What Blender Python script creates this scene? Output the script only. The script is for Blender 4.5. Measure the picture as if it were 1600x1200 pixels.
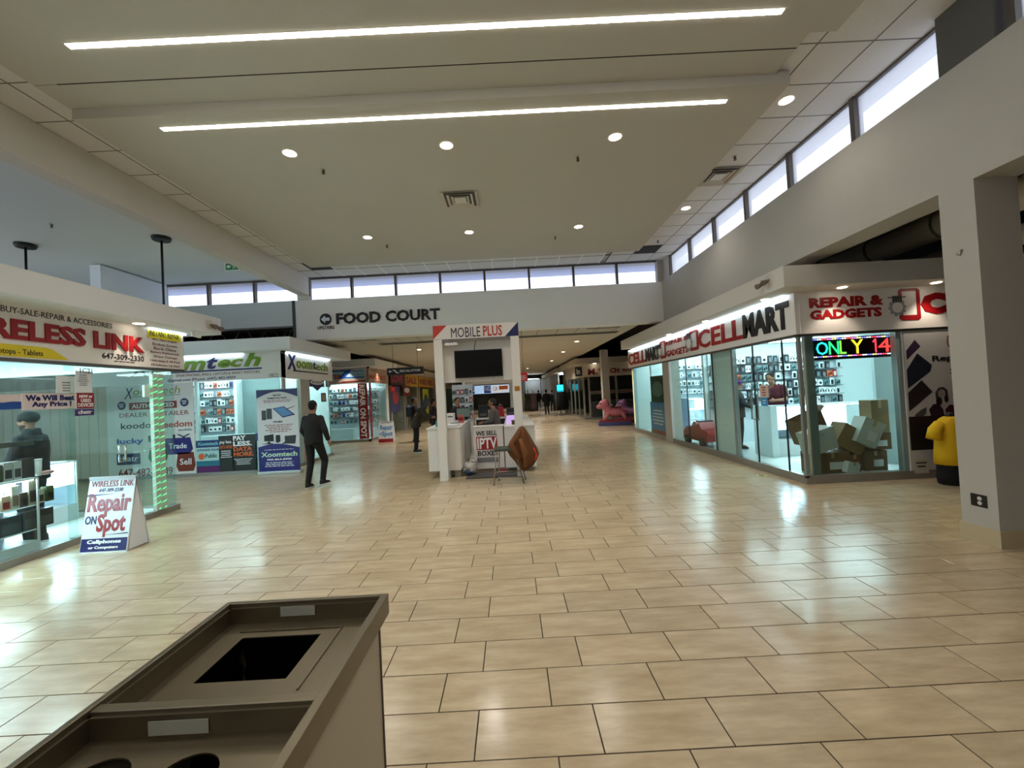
import bpy, bmesh, math, random
from mathutils import Vector, Matrix
random.seed(7)
S = bpy.context.scene
COL = S.collection
PI = math.pi
for o in list(bpy.data.objects): bpy.data.objects.remove(o)

# ------------------------------------------------------------ camera, world, exposure
CF, CYAW, CPIT, CROL, CH = 639.257, 0.0037999691, 0.0202124671, -0.0524017789, 1.6991
def cam_axes():
    cy, sy, cp, sp = math.cos(CYAW), math.sin(CYAW), math.cos(CPIT), math.sin(CPIT)
    F = Vector((sy*cp, cy*cp, sp)); R = Vector((cy, -sy, 0)); U = R.cross(F)
    cr, sr = math.cos(CROL), math.sin(CROL)
    return cr*R + sr*U, -sr*R + cr*U, F
AR, AU, AF = cam_axes()
cam = bpy.data.objects.new('camera', bpy.data.cameras.new('camera'))
COL.objects.link(cam)
cam.data.sensor_width = 36.0; cam.data.lens = CF/1600*36.0
cam.data.clip_start = 0.02; cam.data.clip_end = 300
m = Matrix.Identity(4)
for i in range(3): m[i][0], m[i][1], m[i][2] = AR[i], AU[i], -AF[i]
m[2][3] = CH
cam.matrix_world = m
S.camera = cam
W = bpy.data.worlds.new('overcast_sky'); S.world = W; W.use_nodes = True
bg = W.node_tree.nodes['Background']
bg.inputs[0].default_value = (0.80, 0.89, 1.0, 1); bg.inputs[1].default_value = 2.0
S.view_settings.view_transform = 'Standard'; S.view_settings.look = 'None'
S.view_settings.gamma = 1; S.view_settings.exposure = 0.25; S.view_settings.use_curve_mapping = False
STRIP_E, DOWN_E, TUBE_E, HEAD_E = 16.0, 9.0, 24.0, 6.0

def ray(x, y): return (x-800)*AR/CF - (y-600)*AU/CF + AF
def on_y(x, y, Y):
    d = ray(x, y); t = Y/d.y; return d.x*t, CH + d.z*t
def on_x(x, y, X):
    d = ray(x, y); t = X/d.x; return d.y*t, CH + d.z*t
def on_z(x, y, z=0.0):
    d = ray(x, y); t = (z-CH)/d.z; return d.x*t, d.y*t

# ------------------------------------------------------------ materials
def lin(c):
    c = c/255.0
    return c/12.92 if c <= 0.04045 else ((c+0.055)/1.055)**2.4
def rgb(c):
    if isinstance(c, str): c = [int(c[i:i+2], 16) for i in (0, 2, 4)]
    return (lin(c[0]), lin(c[1]), lin(c[2]), 1)
MC = {}
def mt(c, rough=0.6, metal=0.0, em=0.0, name=None, var=0.0, scale=3.0, bump=0.0, spec=0.5, coat=0.0):
    key = (c, rough, metal, em, var, scale, bump, spec, coat)
    if key in MC: return MC[key]
    M = bpy.data.materials.new(name or ('paint_'+str(c))); M.use_nodes = True
    nt = M.node_tree; b = nt.nodes['Principled BSDF']
    b.inputs['Base Color'].default_value = rgb(c); b.inputs['Roughness'].default_value = rough
    b.inputs['Metallic'].default_value = metal
    b.inputs['Specular IOR Level'].default_value = spec
    b.inputs['Coat Weight'].default_value = coat
    if em: b.inputs['Emission Color'].default_value = rgb(c); b.inputs['Emission Strength'].default_value = em
    if var or bump:
        tc = nt.nodes.new('ShaderNodeTexCoord'); n = nt.nodes.new('ShaderNodeTexNoise')
        n.inputs['Scale'].default_value = scale; n.inputs['Detail'].default_value = 5
        nt.links.new(tc.outputs['Object'], n.inputs['Vector'])
        if var:
            r = nt.nodes.new('ShaderNodeValToRGB'); k = rgb(c)
            r.color_ramp.elements[0].position = 0.3; r.color_ramp.elements[1].position = 0.7
            r.color_ramp.elements[0].color = tuple(v*(1-var) for v in k[:3])+(1,)
            r.color_ramp.elements[1].color = tuple(min(1, v*(1+var)) for v in k[:3])+(1,)
            nt.links.new(n.outputs['Fac'], r.inputs[0]); nt.links.new(r.outputs[0], b.inputs['Base Color'])
        if bump:
            bp = nt.nodes.new('ShaderNodeBump'); bp.inputs['Strength'].default_value = bump; bp.inputs['Distance'].default_value = 0.002
            n2 = nt.nodes.new('ShaderNodeTexNoise'); n2.inputs['Scale'].default_value = scale*25
            nt.links.new(tc.outputs['Object'], n2.inputs['Vector'])
            nt.links.new(n2.outputs['Fac'], bp.inputs['Height']); nt.links.new(bp.outputs[0], b.inputs['Normal'])
    MC[key] = M; return M
def glass_mat(name, tint, gloss=0.09, rough=0.0):
    M = bpy.data.materials.new(name); M.use_nodes = True; nt = M.node_tree; nt.nodes.clear()
    out = nt.nodes.new('ShaderNodeOutputMaterial'); mix = nt.nodes.new('ShaderNodeMixShader')
    tr = nt.nodes.new('ShaderNodeBsdfTransparent'); tr.inputs[0].default_value = rgb(tint)
    gl = nt.nodes.new('ShaderNodeBsdfGlossy'); gl.inputs['Roughness'].default_value = rough
    lw = nt.nodes.new('ShaderNodeLayerWeight'); lw.inputs['Blend'].default_value = 0.5
    pw = nt.nodes.new('ShaderNodeMath'); pw.operation = 'POWER'; pw.inputs[1].default_value = 4.0
    mr = nt.nodes.new('ShaderNodeMapRange'); mr.inputs['To Min'].default_value = 0.025; mr.inputs['To Max'].default_value = 0.35
    nt.links.new(lw.outputs['Facing'], pw.inputs[0]); nt.links.new(pw.outputs[0], mr.inputs['Value'])
    nt.links.new(mr.outputs[0], mix.inputs[0]); nt.links.new(tr.outputs[0], mix.inputs[1]); nt.links.new(gl.outputs[0], mix.inputs[2])
    nt.links.new(mix.outputs[0], out.inputs[0]); return M
GLASS = glass_mat('shop_glass', (238, 247, 244))
GLASS2 = glass_mat('window_glass', (250, 250, 255))
def frost_mat():
    M = bpy.data.materials.new('frosted_film_glass'); M.use_nodes = True; nt = M.node_tree; nt.nodes.clear()
    out = nt.nodes.new('ShaderNodeOutputMaterial'); mix = nt.nodes.new('ShaderNodeMixShader'); mix.inputs[0].default_value = 0.4
    tr = nt.nodes.new('ShaderNodeBsdfTransparent'); tr.inputs[0].default_value = (0.93, 0.93, 0.96, 1)
    tl = nt.nodes.new('ShaderNodeBsdfTranslucent'); tl.inputs[0].default_value = (0.95, 0.93, 0.96, 1)
    nt.links.new(tr.outputs[0], mix.inputs[1]); nt.links.new(tl.outputs[0], mix.inputs[2])
    nt.links.new(mix.outputs[0], out.inputs[0]); return M
FROST = frost_mat()
def tile_mat(name, a, b_, use_obj):
    M = bpy.data.materials.new(name); M.use_nodes = True; nt = M.node_tree; b = nt.nodes['Principled BSDF']
    L = nt.links.new
    tc = nt.nodes.new('ShaderNodeTexCoord'); mp = nt.nodes.new('ShaderNodeMapping'); mp.inputs['Scale'].default_value = (1.2, 5.0, 1)
    n = nt.nodes.new('ShaderNodeTexNoise'); n.inputs['Scale'].default_value = 2.0; n.inputs['Detail'].default_value = 8; n.inputs['Roughness'].default_value = 0.65
    geo = nt.nodes.new('ShaderNodeNewGeometry'); oi = nt.nodes.new('ShaderNodeObjectInfo')
    rnd = oi.outputs['Random'] if use_obj else geo.outputs['Random Per Island']
    ad = nt.nodes.new('ShaderNodeVectorMath'); ad.operation = 'ADD'
    cx = nt.nodes.new('ShaderNodeCombineXYZ'); mm = nt.nodes.new('ShaderNodeMath'); mm.operation = 'MULTIPLY'; mm.inputs[1].default_value = 40
    L(rnd, mm.inputs[0]); L(mm.outputs[0], cx.inputs[0]); L(geo.outputs['Position'], mp.inputs[0]); L(mp.outputs[0], ad.inputs[0]); L(cx.outputs[0], ad.inputs[1]); L(ad.outputs[0], n.inputs['Vector'])
    r = nt.nodes.new('ShaderNodeValToRGB'); r.color_ramp.elements[0].position = 0.3; r.color_ramp.elements[1].position = 0.72
    r.color_ramp.elements[0].color = rgb(a); r.color_ramp.elements[1].color = rgb(b_)
    L(n.outputs['Fac'], r.inputs[0])
    hs = nt.nodes.new('ShaderNodeHueSaturation'); mr = nt.nodes.new('ShaderNodeMapRange')
    mr.inputs['To Min'].default_value = 0.94; mr.inputs['To Max'].default_value = 1.05
    L(rnd, mr.inputs['Value']); L(mr.outputs[0], hs.inputs['Value']); L(r.outputs[0], hs.inputs['Color']); L(hs.outputs[0], b.inputs['Base Color'])
    n2 = nt.nodes.new('ShaderNodeTexNoise'); n2.inputs['Scale'].default_value = 1.3; n2.inputs['Detail'].default_value = 4
    L(geo.outputs['Position'], n2.inputs['Vector'])
    m2 = nt.nodes.new('ShaderNodeMapRange'); m2.inputs['From Min'].default_value = 0.3; m2.inputs['From Max'].default_value = 0.7
    m2.inputs['To Min'].default_value = 0.14; m2.inputs['To Max'].default_value = 0.27
    L(n2.outputs['Fac'], m2.inputs['Value']); L(m2.outputs[0], b.inputs['Roughness'])
    bp = nt.nodes.new('ShaderNodeBump'); bp.inputs['Strength'].default_value = 0.12; bp.inputs['Distance'].default_value = 0.004
    n3 = nt.nodes.new('ShaderNodeTexNoise'); n3.inputs['Scale'].default_value = 4.0; n3.inputs['Detail'].default_value = 3
    L(geo.outputs['Position'], n3.inputs['Vector']); L(n3.outputs['Fac'], bp.inputs['Height']); L(bp.outputs[0], b.inputs['Normal'])
    b.inputs['Specular IOR Level'].default_value = 0.6
    return M
TILE = tile_mat('polished_beige_tile', (170, 149, 118), (200, 181, 150), True)
TILE_S = tile_mat('polished_beige_tile_joined', (170, 149, 118), (200, 181, 150), False)
WALL = mt((180, 175, 165), 0.7, name='white_wall_paint', var=0.02, bump=0.05)
WALL2 = mt((206, 204, 198), 0.7, name='shop_white_paint', var=0.02)
GYP = mt((190, 184, 170), 0.8, name='ceiling_paint', var=0.015, scale=1.0)
CTILE = mt((214, 210, 202), 0.9, name='acoustic_tile', var=0.05, scale=60, bump=0.3)
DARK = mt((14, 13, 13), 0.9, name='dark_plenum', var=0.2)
SHOPW = mt((226, 238, 238), 0.5, name='shop_interior_white')
SHOPF = mt((214, 222, 220), 0.25, name='shop_floor_white')
CURB = mt((150, 148, 142), 0.35, 0.5, name='brushed_curb_metal')
ALU = mt((120, 118, 114), 0.35, 0.9, name='aluminium_frame')
STEEL = mt((116, 107, 88), 0.38, 0.85, name='brushed_steel', var=0.08, scale=2.0)
BLACK = mt((10, 10, 11), 0.4, name='black_plastic')
SIGNW = mt((232, 228, 224), 0.4, name='sign_face_white')
RED = mt((150, 16, 22), 0.4, name='sign_red')
NAVY = mt((24, 26, 92), 0.4, name='sign_navy')
INK = mt((22, 22, 26), 0.5, name='sign_black')
WHITE = mt((235, 235, 235), 0.5, name='print_white')
KIOSK = mt((224, 219, 212), 0.4, name='kiosk_laminate_white', var=0.01)
LEDW = mt((255, 247, 234), em=STRIP_E, name='warm_white_led')
DOWN = mt((255, 238, 214), em=DOWN_E, name='downlight_lens')
TUBE = mt((225, 246, 255), em=TUBE_E, name='cool_tube_lamp')
HEAD = mt((215, 240, 255), em=HEAD_E, name='sign_strip_lamp')

# ------------------------------------------------------------ objects
def tag(o, label=None, cat=None, group=None, kind=None):
    if label: o['label'] = label
    if cat: o['category'] = cat
    if group: o['group'] = group
    if kind: o['kind'] = kind
    return o
def wloc(p):
    v = Vector((0, 0, 0))
    while p is not None: v += p.location; p = p.parent
    return v
def link(o, parent=None):
    COL.objects.link(o)
    if parent: o.parent = parent
    return o
def thing(name, loc, label, cat, group=None, rz=0):
    o = bpy.data.objects.new(name, None); o.empty_display_size = 0.1
    o.location = loc; o.rotation_euler = (0, 0, rz)
    return tag(link(o), label, cat, group)
class MB:
    def __init__(s): s.bm = bmesh.new(); s.mi = 0; s.mats = []
    def m(s, mat):
        if mat not in s.mats: s.mats.append(mat)
        s.mi = s.mats.index(mat); return s
    def poly(s, pts):
        f = s.bm.faces.new([s.bm.verts.new(p) for p in pts]); f.material_index = s.mi; return f
    def hexa(s, p):
        v = [s.bm.verts.new(q) for q in p]
        for q in ((0, 3, 2, 1), (4, 5, 6, 7), (0, 1, 5, 4), (1, 2, 6, 5), (2, 3, 7, 6), (3, 0, 4, 7)):
            f = s.bm.faces.new([v[i] for i in q]); f.material_index = s.mi
        return s
    def box(s, x0, x1, y0, y1, z0, z1, ch=0.0):
        if ch <= 0:
            return s.hexa([(x0, y0, z0), (x1, y0, z0), (x1, y1, z0), (x0, y1, z0), (x0, y0, z1), (x1, y0, z1), (x1, y1, z1), (x0, y1, z1)])
        b = bmesh.new(); bmesh.ops.create_cube(b, size=1)
        for v in b.verts: v.co = Vector(((x0+x1)/2+v.co.x*(x1-x0), (y0+y1)/2+v.co.y*(y1-y0), (z0+z1)/2+v.co.z*(z1-z0)))
        bmesh.ops.bevel(b, geom=b.edges[:], offset=ch, segments=2, affect='EDGES', profile=0.5)
        return s.merge(b)
    def merge(s, b, mat=None):
        vm = {v: s.bm.verts.new(mat @ v.co if mat else v.co) for v in b.verts}
        for f in b.faces:
            try: g = s.bm.faces.new([vm[v] for v in f.verts]); g.material_index = s.mi; g.smooth = f.smooth
            except ValueError: pass
        b.free(); return s
    def obox(s, P, u, v, n, w, h, t):
        P, u, v, n = Vector(P), Vector(u), Vector(v), Vector(n)
        q = [P, P+u*w, P+u*w+v*h, P+v*h]
        return s.hexa([*q, *[a+n*t for a in q]])
    def tube(s, pts, r, seg=10, cap=True, smooth=True):
        pts = [Vector(p) for p in pts]; rs = r if isinstance(r, (list, tuple)) else [r]*len(pts)
        rings = []; prev = None
        for i, p in enumerate(pts):
            d = (pts[min(i+1, len(pts)-1)] - pts[max(i-1, 0)]).normalized()
            a = prev if prev is not None else (Vector((0, 0, 1)) if abs(d.z) < 0.9 else Vector((1, 0, 0)))
            x = (a - d*a.dot(d)).normalized(); prev = x; y = d.cross(x)
            rings.append([s.bm.verts.new(p + (x*math.cos(2*PI*k/seg) + y*math.sin(2*PI*k/seg))*rs[i]) for k in range(seg)])
        for a, b in zip(rings, rings[1:]):
            for k in range(seg):
                f = s.bm.faces.new([a[k], a[(k+1) % seg], b[(k+1) % seg], b[k]]); f.material_index = s.mi; f.smooth = smooth
        if cap:
            f = s.bm.faces.new(rings[0][::-1]); f.material_index = s.mi
            f = s.bm.faces.new(rings[-1]); f.material_index = s.mi
        return s
    def loft(s, rings, smooth=True):
        R = [[s.bm.verts.new(p) for p in r] for r in rings]; n = len(R[0])
        for a, b in zip(R, R[1:]):
            for k in range(n):
                f = s.bm.faces.new([a[k], a[(k+1) % n], b[(k+1) % n], b[k]]); f.material_index = s.mi; f.smooth = smooth
        f = s.bm.faces.new(R[0][::-1]); f.material_index = s.mi
        f = s.bm.faces.new(R[-1]); f.material_index = s.mi
        return s
    def ell(s, c, r, seg=12, rings=8, rot=None):
        b = bmesh.new(); bmesh.ops.create_uvsphere(b, u_segments=seg, v_segments=rings, radius=1)
        for f in b.faces: f.smooth = True
        M = Matrix.Translation(c) @ (rot.to_4x4() if rot else Matrix.Identity(4)) @ Matrix.Diagonal((*r, 1))
        return s.merge(b, M)
    def prism(s, pts, n, t):
        n = Vector(n)*t; pts = [Vector(p) for p in pts]
        a = [s.bm.verts.new(p) for p in pts]; b = [s.bm.verts.new(p+n) for p in pts]
        for fs in (a[::-1], b): f = s.bm.faces.new(fs); f.material_index = s.mi
        for i in range(len(a)):
            j = (i+1) % len(a); f = s.bm.faces.new([a[i], a[j], b[j], b[i]]); f.material_index = s.mi
        return s
    def build(s, name, parent=None, mat=None, local=False, base=None):
        me = bpy.data.meshes.new(name)
        bmesh.ops.recalc_face_normals(s.bm, faces=s.bm.faces[:])
        off = Vector((0, 0, 0)) if local else wloc(parent)
        if base is not None: off = Vector(base)
        if off.length > 0: bmesh.ops.translate(s.bm, verts=s.bm.verts[:], vec=-off)
        s.bm.to_mesh(me); s.bm.free()
        if mat is not None and not s.mats: me.materials.append(mat)
        for q in s.mats: me.materials.append(q)
        o = bpy.data.objects.new(name, me)
        if base is not None: o.location = Vector(base) - wloc(parent)
        return link(o, parent)
def bx(name, parent, mat, *a, ch=0.0, base=None): return MB().box(*a, ch=ch).build(name, parent, mat, base=base)
def struct(name, mb_or_args, mat=None, parent=None):
    o = (MB().box(*mb_or_args) if isinstance(mb_or_args, tuple) else mb_or_args).build(name, parent, mat)
    if parent is None: o['kind'] = 'structure'
    return o
TXT = {}
def text_mesh(s, bold, shear, ext):
    key = (s, bold, shear, ext)
    if key not in TXT:
        c = bpy.data.curves.new('lettering', 'FONT'); c.body = s; c.resolution_u = 2; c.offset = bold; c.shear = shear; c.extrude = ext
        c.space_line = 0.85; c.align_x = 'CENTER' if '\n' in s else 'LEFT'
        o = bpy.data.objects.new('lettering', c); COL.objects.link(o)
        dg = bpy.context.evaluated_depsgraph_get(); me = bpy.data.meshes.new_from_object(o.evaluated_get(dg))
        co = [tuple(v.co) for v in me.vertices]; fa = [tuple(p.vertices) for p in me.polygons]
        bpy.data.objects.remove(o); bpy.data.curves.remove(c); bpy.data.meshes.remove(me)
        x0 = min(q[0] for q in co); x1 = max(q[0] for q in co); y0 = min(q[1] for q in co); y1 = max(q[1] for q in co)
        TXT[key] = (co, fa, x0, x1, y0, y1)
    return TXT[key]
def text(s, parent, P, u, w, h, mat, n=None, v=(0, 0, 1), t=0.004, bold=0.02, shear=0.0, name='lettering', sink=0.0, fit=True):
    P, u, v = Vector(P), Vector(u).normalized(), Vector(v).normalized(); n = Vector(n) if n else u.cross(v)
    co, fa, x0, x1, y0, y1 = text_mesh(s, bold, shear, 0.5)
    sx = w/(x1-x0); sy = h/(y1-y0); off = wloc(parent)
    me = bpy.data.meshes.new(name)
    me.from_pydata([P + u*((q[0]-x0)*sx) + v*((q[1]-y0)*sy) + n*((q[2]+0.5)*t) - off for q in co], [], fa)
    me.materials.append(mat)
    o = bpy.data.objects.new(name, me); return link(o, parent)
UX, UYP, UYN, NZ = Vector((1, 0, 0)), Vector((0, 1, 0)), Vector((0, -1, 0)), Vector((0, 0, 1))
def ty(s, parent, x0, y0, x1, y1, Y, mat, **k):      # text on a plane that faces the hall (-Y)
    a = on_y(x0, y1, Y); b = on_y(x1, y0, Y); c = on_y(x0, y0, Y); d = on_y(x1, y1, Y)
    z0 = (a[1]+d[1])/2; z1 = (b[1]+c[1])/2; xa = (a[0]+c[0])/2; xb = (b[0]+d[0])/2
    return text(s, parent, (xa, Y, z0), UX, xb-xa, z1-z0, mat, n=(0, -1, 0), **k)
def bars(parent, name, rows, x0, x1, z0, z1, Y, mat, n=4, h=0.012):
    b = MB()
    for i in range(rows):
        z = z1 - (z1-z0)*(i+0.5)/rows; w = (x1-x0)*random.uniform(0.55, 1)/2; c = (x0+x1)/2
        x = c-w
        while x < c+w:
            l = random.uniform(0.02, 0.06)*(x1-x0)*2; b.box(x, min(x+l, c+w), Y-0.002, Y, z-h/2, z+h/2); x += l+0.015
    return b.build(name, parent, mat)

# ============================================================ STRUCTURE
ZS, ZB, ZC, ZP1, ZP2 = 4.65, 3.50, 5.28, 5.22, 5.10      # sill, beam bottom, clerestory ceiling, ceiling panels
YB = 11.70                                             # back beam
XR, XL = 4.50, -5.60
fl = MB().m(mt((44, 32, 22), 0.9, name='brown_grout')).box(-14, 12, 1.0, 20.0, -0.06, -0.003)
fl.m(TILE_S).box(-14, 12, -9, 1.0, -0.06, 0).box(-14, 12, 20.0, 60, -0.06, 0)
floor = struct('floor', fl)
# tiles: 0.61 x 0.305 in running bond with a one-third offset
TW, TD = 0.61, 0.3052
def proto_tile():
    b = MB(); g = 0.0033; w, d = TW-g*2, TD-g*2; c = 0.0012
    b.loft([[(-w/2, -d/2, -0.006), (w/2, -d/2, -0.006), (w/2, d/2, -0.006), (-w/2, d/2, -0.006)],
            [(-w/2, -d/2, -c), (w/2, -d/2, -c), (w/2, d/2, -c), (-w/2, d/2, -c)],
            [(-w/2+c, -d/2+c, 0), (w/2-c, -d/2+c, 0), (w/2-c, d/2-c, 0), (-w/2+c, d/2-c, 0)]], smooth=False)
    return b
cells = []
for r in range(-3, 60):
    y = 1.934 + r*TD + TD/2
    x0 = -0.26 if r % 2 == 0 else -0.478
    for k in range(-24, 21):
        x = x0 + k*TW + TW/2
        if -13.6 < x < 11.6 and 1.2 < y < 19.8:
            v = Vector((x, y, -CH)); dz = v.dot(AF); px = 800+CF*v.dot(AR)/dz; py = 600-CF*v.dot(AU)/dz
            vis = -40 < px < 1640 and py < 1230 and x > -5.9 and not (x > 4.6 and y > 6.3)
            hid = (x < -0.3 and y < 2.0)
            cells.append((y + abs(x)*0.12 + (0 if vis and not hid else 1000), x, y))
cells.sort()
pt = proto_tile(); t0 = pt.build('floor_tile', floor, TILE); tme = t0.data
for i, (k, x, y) in enumerate(cells[:300]):
    o = t0 if i == 0 else link(bpy.data.objects.new('floor_tile', tme), floor)
    o.location = (x, y, random.uniform(-0.0004, 0.0))
b = MB(); b.m(TILE_S); g = 0.0033
for k, x, y in cells[300:]:
    b.box(x-TW/2+g, x+TW/2-g, y-TD/2+g, y+TD/2-g, -0.006, -0.0002)
o = b.build('floor_tiling', floor); o['kind'] = 'stuff'

# right beam and its pillar
struct('wall_right', MB().box(XR, 4.92, -9, YB+0.4, ZB, ZS), WALL)
pil = struct('trim_1', MB().box(4.5, 4.92, 3.84, 4.16, 0.0, ZB), WALL)
MB().m(mt((186, 170, 138), 0.4, name='beige_baseboard')).box(4.485, 4.935, 3.825, 4.175, 0, 0.16).build('baseboard', pil)
struct('wall_back', MB().box(-6.05, 4.5, YB, YB+0.4, ZB, ZS), mt((236, 235, 230), 0.7, name='daylight_lightened_wall', var=0.01))  # beam colour lightened to stand in for daylight falling on it
struct('wall_back_left', MB().box(-9.9, -6.12, YB, YB+0.3, 3.93, ZS).box(-14, -9.9, YB, YB+0.3, 3.5, ZC), mt((210, 214, 212), 0.7, name='grey_white_wall'))
struct('wall_left', MB().box(-5.86, XL, -9, YB, 4.75, ZC).box(-5.95, -5.6, YB-0.06, YB+0.02, ZS, ZC), mt((214, 210, 200), 0.7, name='white_wall_paint', var=0.01))
struct('wall_left_far', MB().box(-9.95, -9.70, 9.8, YB, 3.4, ZC), mt((236, 240, 244), 0.7, name='cool_white_wall'))
struct('trim_2', MB().box(-6.13, -6.05, YB-0.02, YB+0.3, 3.4, ZS), mt((60, 66, 68), 0.6))
# enclosing shell out of view
struct('wall_rear', MB().box(-13, -6.2, -9.3, -9.0, -0.06, 1.0).box(-13, -6.2, -9.3, -9.0, 4.6, 6).box(-6.2, 12, -9.3, -9.0, -0.06, 6).box(-14.3, -13, -9.3, -9, -0.06, 6), WALL)
w5 = struct('added_window_rear', MB().box(-13, -6.2, -9.2, -9.1, 4.55, 4.6), mt((96, 88, 80), 0.5, 0.2, name='bronze_window_frame'))  # unseen rear opening, added to let more daylight in
for a, c in ((-13, -10.7), (-10.64, -8.5), (-8.44, -6.2)): bx('pane', w5, GLASS2, a, c, -9.16, -9.15, 1.0, 4.55); bx('mullion', w5, mt((96, 88, 80), 0.5, 0.2, name='bronze_window_frame'), c, c+0.06, -9.2, -9.1, 1.0, 4.55)
struct('wall_left_outer', MB().box(-14.3, -14, -9, 60, -0.06, 2.4).box(-14.3, -14, 10, 60, 2.4, 3.3).box(-14.3, -14, -9, 10, 5.0, 5.33).box(-14.3, -14, 10, 60, 3.3, 5.28), mt((170, 170, 166), 0.8))
w4 = struct('added_window_left', MB().box(-14.15, -14.05, -9, 10, 2.4, 2.46).box(-14.15, -14.05, -9, 10, 4.95, 5.0), mt((96, 88, 80), 0.5, 0.2, name='bronze_window_frame'))  # unseen window band, added and enlarged to brighten the left ceiling
for k in range(14): bx('mullion', w4, mt((96, 88, 80), 0.5, 0.2, name='bronze_window_frame'), -14.15, -14.05, -9+k*1.45, -8.94+k*1.45, 2.4, 5.0)
for k in range(13): bx('pane', w4, GLASS2, -14.11, -14.10, -8.94+k*1.45, -7.55+k*1.45, 2.4, 5.0)
struct('wall_right_outer', (12, 12.3, -9, 60, -0.06, 4.9), mt((70, 66, 60), 0.9))
# upper ceiling and roof
cl = MB().m(GYP).box(-14.3, XR+0.6, -9.3, YB+0.6, ZC+0.045, ZC+0.25)
ceil = struct('ceiling', cl)
struct('ceiling_left', MB().box(-14, -5.86, -9, YB+0.3, ZC+0.035, ZC+0.045), mt((218, 220, 214), 0.8, name='daylight_tinted_ceiling'))  # added plate, paler and cooler than the ceiling to imitate daylight
struct('ceiling_low_right', MB().box(4.92, 12.3, -9.3, YB, 4.45, 4.6), DARK)
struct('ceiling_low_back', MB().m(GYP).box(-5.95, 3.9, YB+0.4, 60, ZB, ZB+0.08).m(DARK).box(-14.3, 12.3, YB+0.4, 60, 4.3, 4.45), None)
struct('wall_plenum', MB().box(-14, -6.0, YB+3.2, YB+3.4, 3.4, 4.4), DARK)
# soffit slab out over the windows, seen through the glass
struct('trim_3', MB().box(-14, 6.4, YB+0.62, YB+1.35, ZC+0.06, ZC+0.3).box(4.8, 5.0, -9, YB+1.2, ZC+0.06, ZC+0.3), mt((200, 200, 214), 0.8))
# left plate's paler, cooler tone is daylight put into its colour; ceiling grid strips
tiles = []
YJ = [4.32+0.61*k for k in range(-12, 13)]
grid = MB().m(mt((112, 106, 96), 0.6, name='ceiling_grid'))
cme = None
def ctile(x0, x1, y0, y1):
    b = MB().box(x0+0.006, x1-0.006, y0+0.006, y1-0.006, ZC, ZC+0.03); return b.build('ceiling_tile', ceil, CTILE)
for i in range(len(YJ)-1):
    y0, y1 = YJ[i], YJ[i+1]
    if y0 > YB: continue
    y1 = min(y1, YB)
    for x0, x1 in ((2.89, 3.50), (3.50, 4.11), (4.11, 4.66)):
        if y1 > 1.5: ctile(x0, x1, y0, y1)
    if y1 > 2.6: ctile(-5.6, -5.2, y0, y1); ctile(-5.2, -4.6, y0, y1)
x = -4.6
while x < 2.88:
    for y0, y1 in ((10.0, 10.42), (10.42, 11.03), (11.03, 11.64)): ctile(x, x+0.61 if x+0.61 < 2.8 else 2.89, y0, y1)
    x += 0.61
    if x > 2.6: break
for y in YJ:
    if y < YB: grid.box(2.3, 4.66, y-0.007, y+0.007, ZC-0.002, ZC+0.02).box(-5.6, -4.6, y-0.007, y+0.007, ZC-0.002, ZC+0.02)
for x in (3.50, 4.11, 2.89, -5.2): grid.box(x-0.007, x+0.007, -3, YB, ZC-0.003, ZC+0.02)
x = -4.6
grid2 = MB()
while x < 3: grid2.box(x-0.012, x+0.012, 9.9, YB, ZC-0.006, ZC+0.02); x += 0.61
grid2.build('ceiling_grid', ceil, mt((232, 230, 224), 0.4, name='white_grid'))
grid.box(-5.6, 4.66, 11.02, 11.05, ZC-0.003, ZC+0.02)
grid.build('ceiling_grid', ceil)
# dropped gypsum clouds
cp = MB().m(GYP).box(-4.88, 3.42, 4.66, 10.27, ZP2, ZP2+0.16).build('ceiling_panel', ceil)
cp2 = MB().m(GYP).box(-4.9, 3.53, -9.0, 4.11, ZP1, ZP1+0.05).box(-4.9, 3.25, 4.11, 4.295, ZP1, ZP1+0.05).box(-4.9, 3.25, 4.303, 4.664, ZP1, ZP1+0.05).build('ceiling_panel', ceil)
bx('panel_joint', ceil, mt((25, 22, 18), 0.9), -4.65, 3.25, 4.292, 4.306, ZP1-0.001, ZP1+0.01)

# clerestory windows: back (8 panes) and right and left
FR = mt((96, 88, 80), 0.5, 0.2, name='bronze_window_frame')
wb = struct('window_1', MB().box(-5.72, 4.5, YB+0.1, YB+0.16, ZC-0.02, ZC+0.03).box(-5.72, 4.5, YB+0.1, YB+0.16, ZS-0.02, ZS+0.02), FR)
XM = [-5.67, -4.44, -3.17, -1.88, -0.59, 0.70, 1.99, 3.25, 4.5]
for i, x in enumerate(XM):
    bx('mullion', wb, FR, x-0.03, x+0.03, YB+0.06, YB+0.18, ZS, ZC)
    if i < 8: bx('pane', wb, GLASS2, x+0.03, XM[i+1]-0.03, YB+0.12, YB+0.13, ZS, ZC)
wl = struct('window_2', MB().box(-9.9, -6.05, YB+0.1, YB+0.16, ZC-0.02, ZC+0.03), FR)
XM2 = [-9.87, -8.58, -7.25, -5.95]
for i, x in enumerate(XM2):
    bx('mullion', wl, FR, x-0.03, x+0.03, YB+0.06, YB+0.18, ZS, ZC)
    if i < 3: bx('pane', wl, GLASS2, x+0.03, XM2[i+1]-0.03, YB+0.12, YB+0.13, ZS, ZC)
wr = struct('window_3', MB().box(4.62, 4.70, -9, YB, ZC-0.03, ZC+0.03).box(4.62, 4.70, -9, YB, ZS-0.02, ZS+0.01), FR)
YM = [-8.8, -7.4, -6.0, -4.6, -3.2, -1.8, -0.4, 1.0, 2.25, 3.55, 5.22, 6.45, 7.66, 8.88, 10.1, 11.33]
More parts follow.
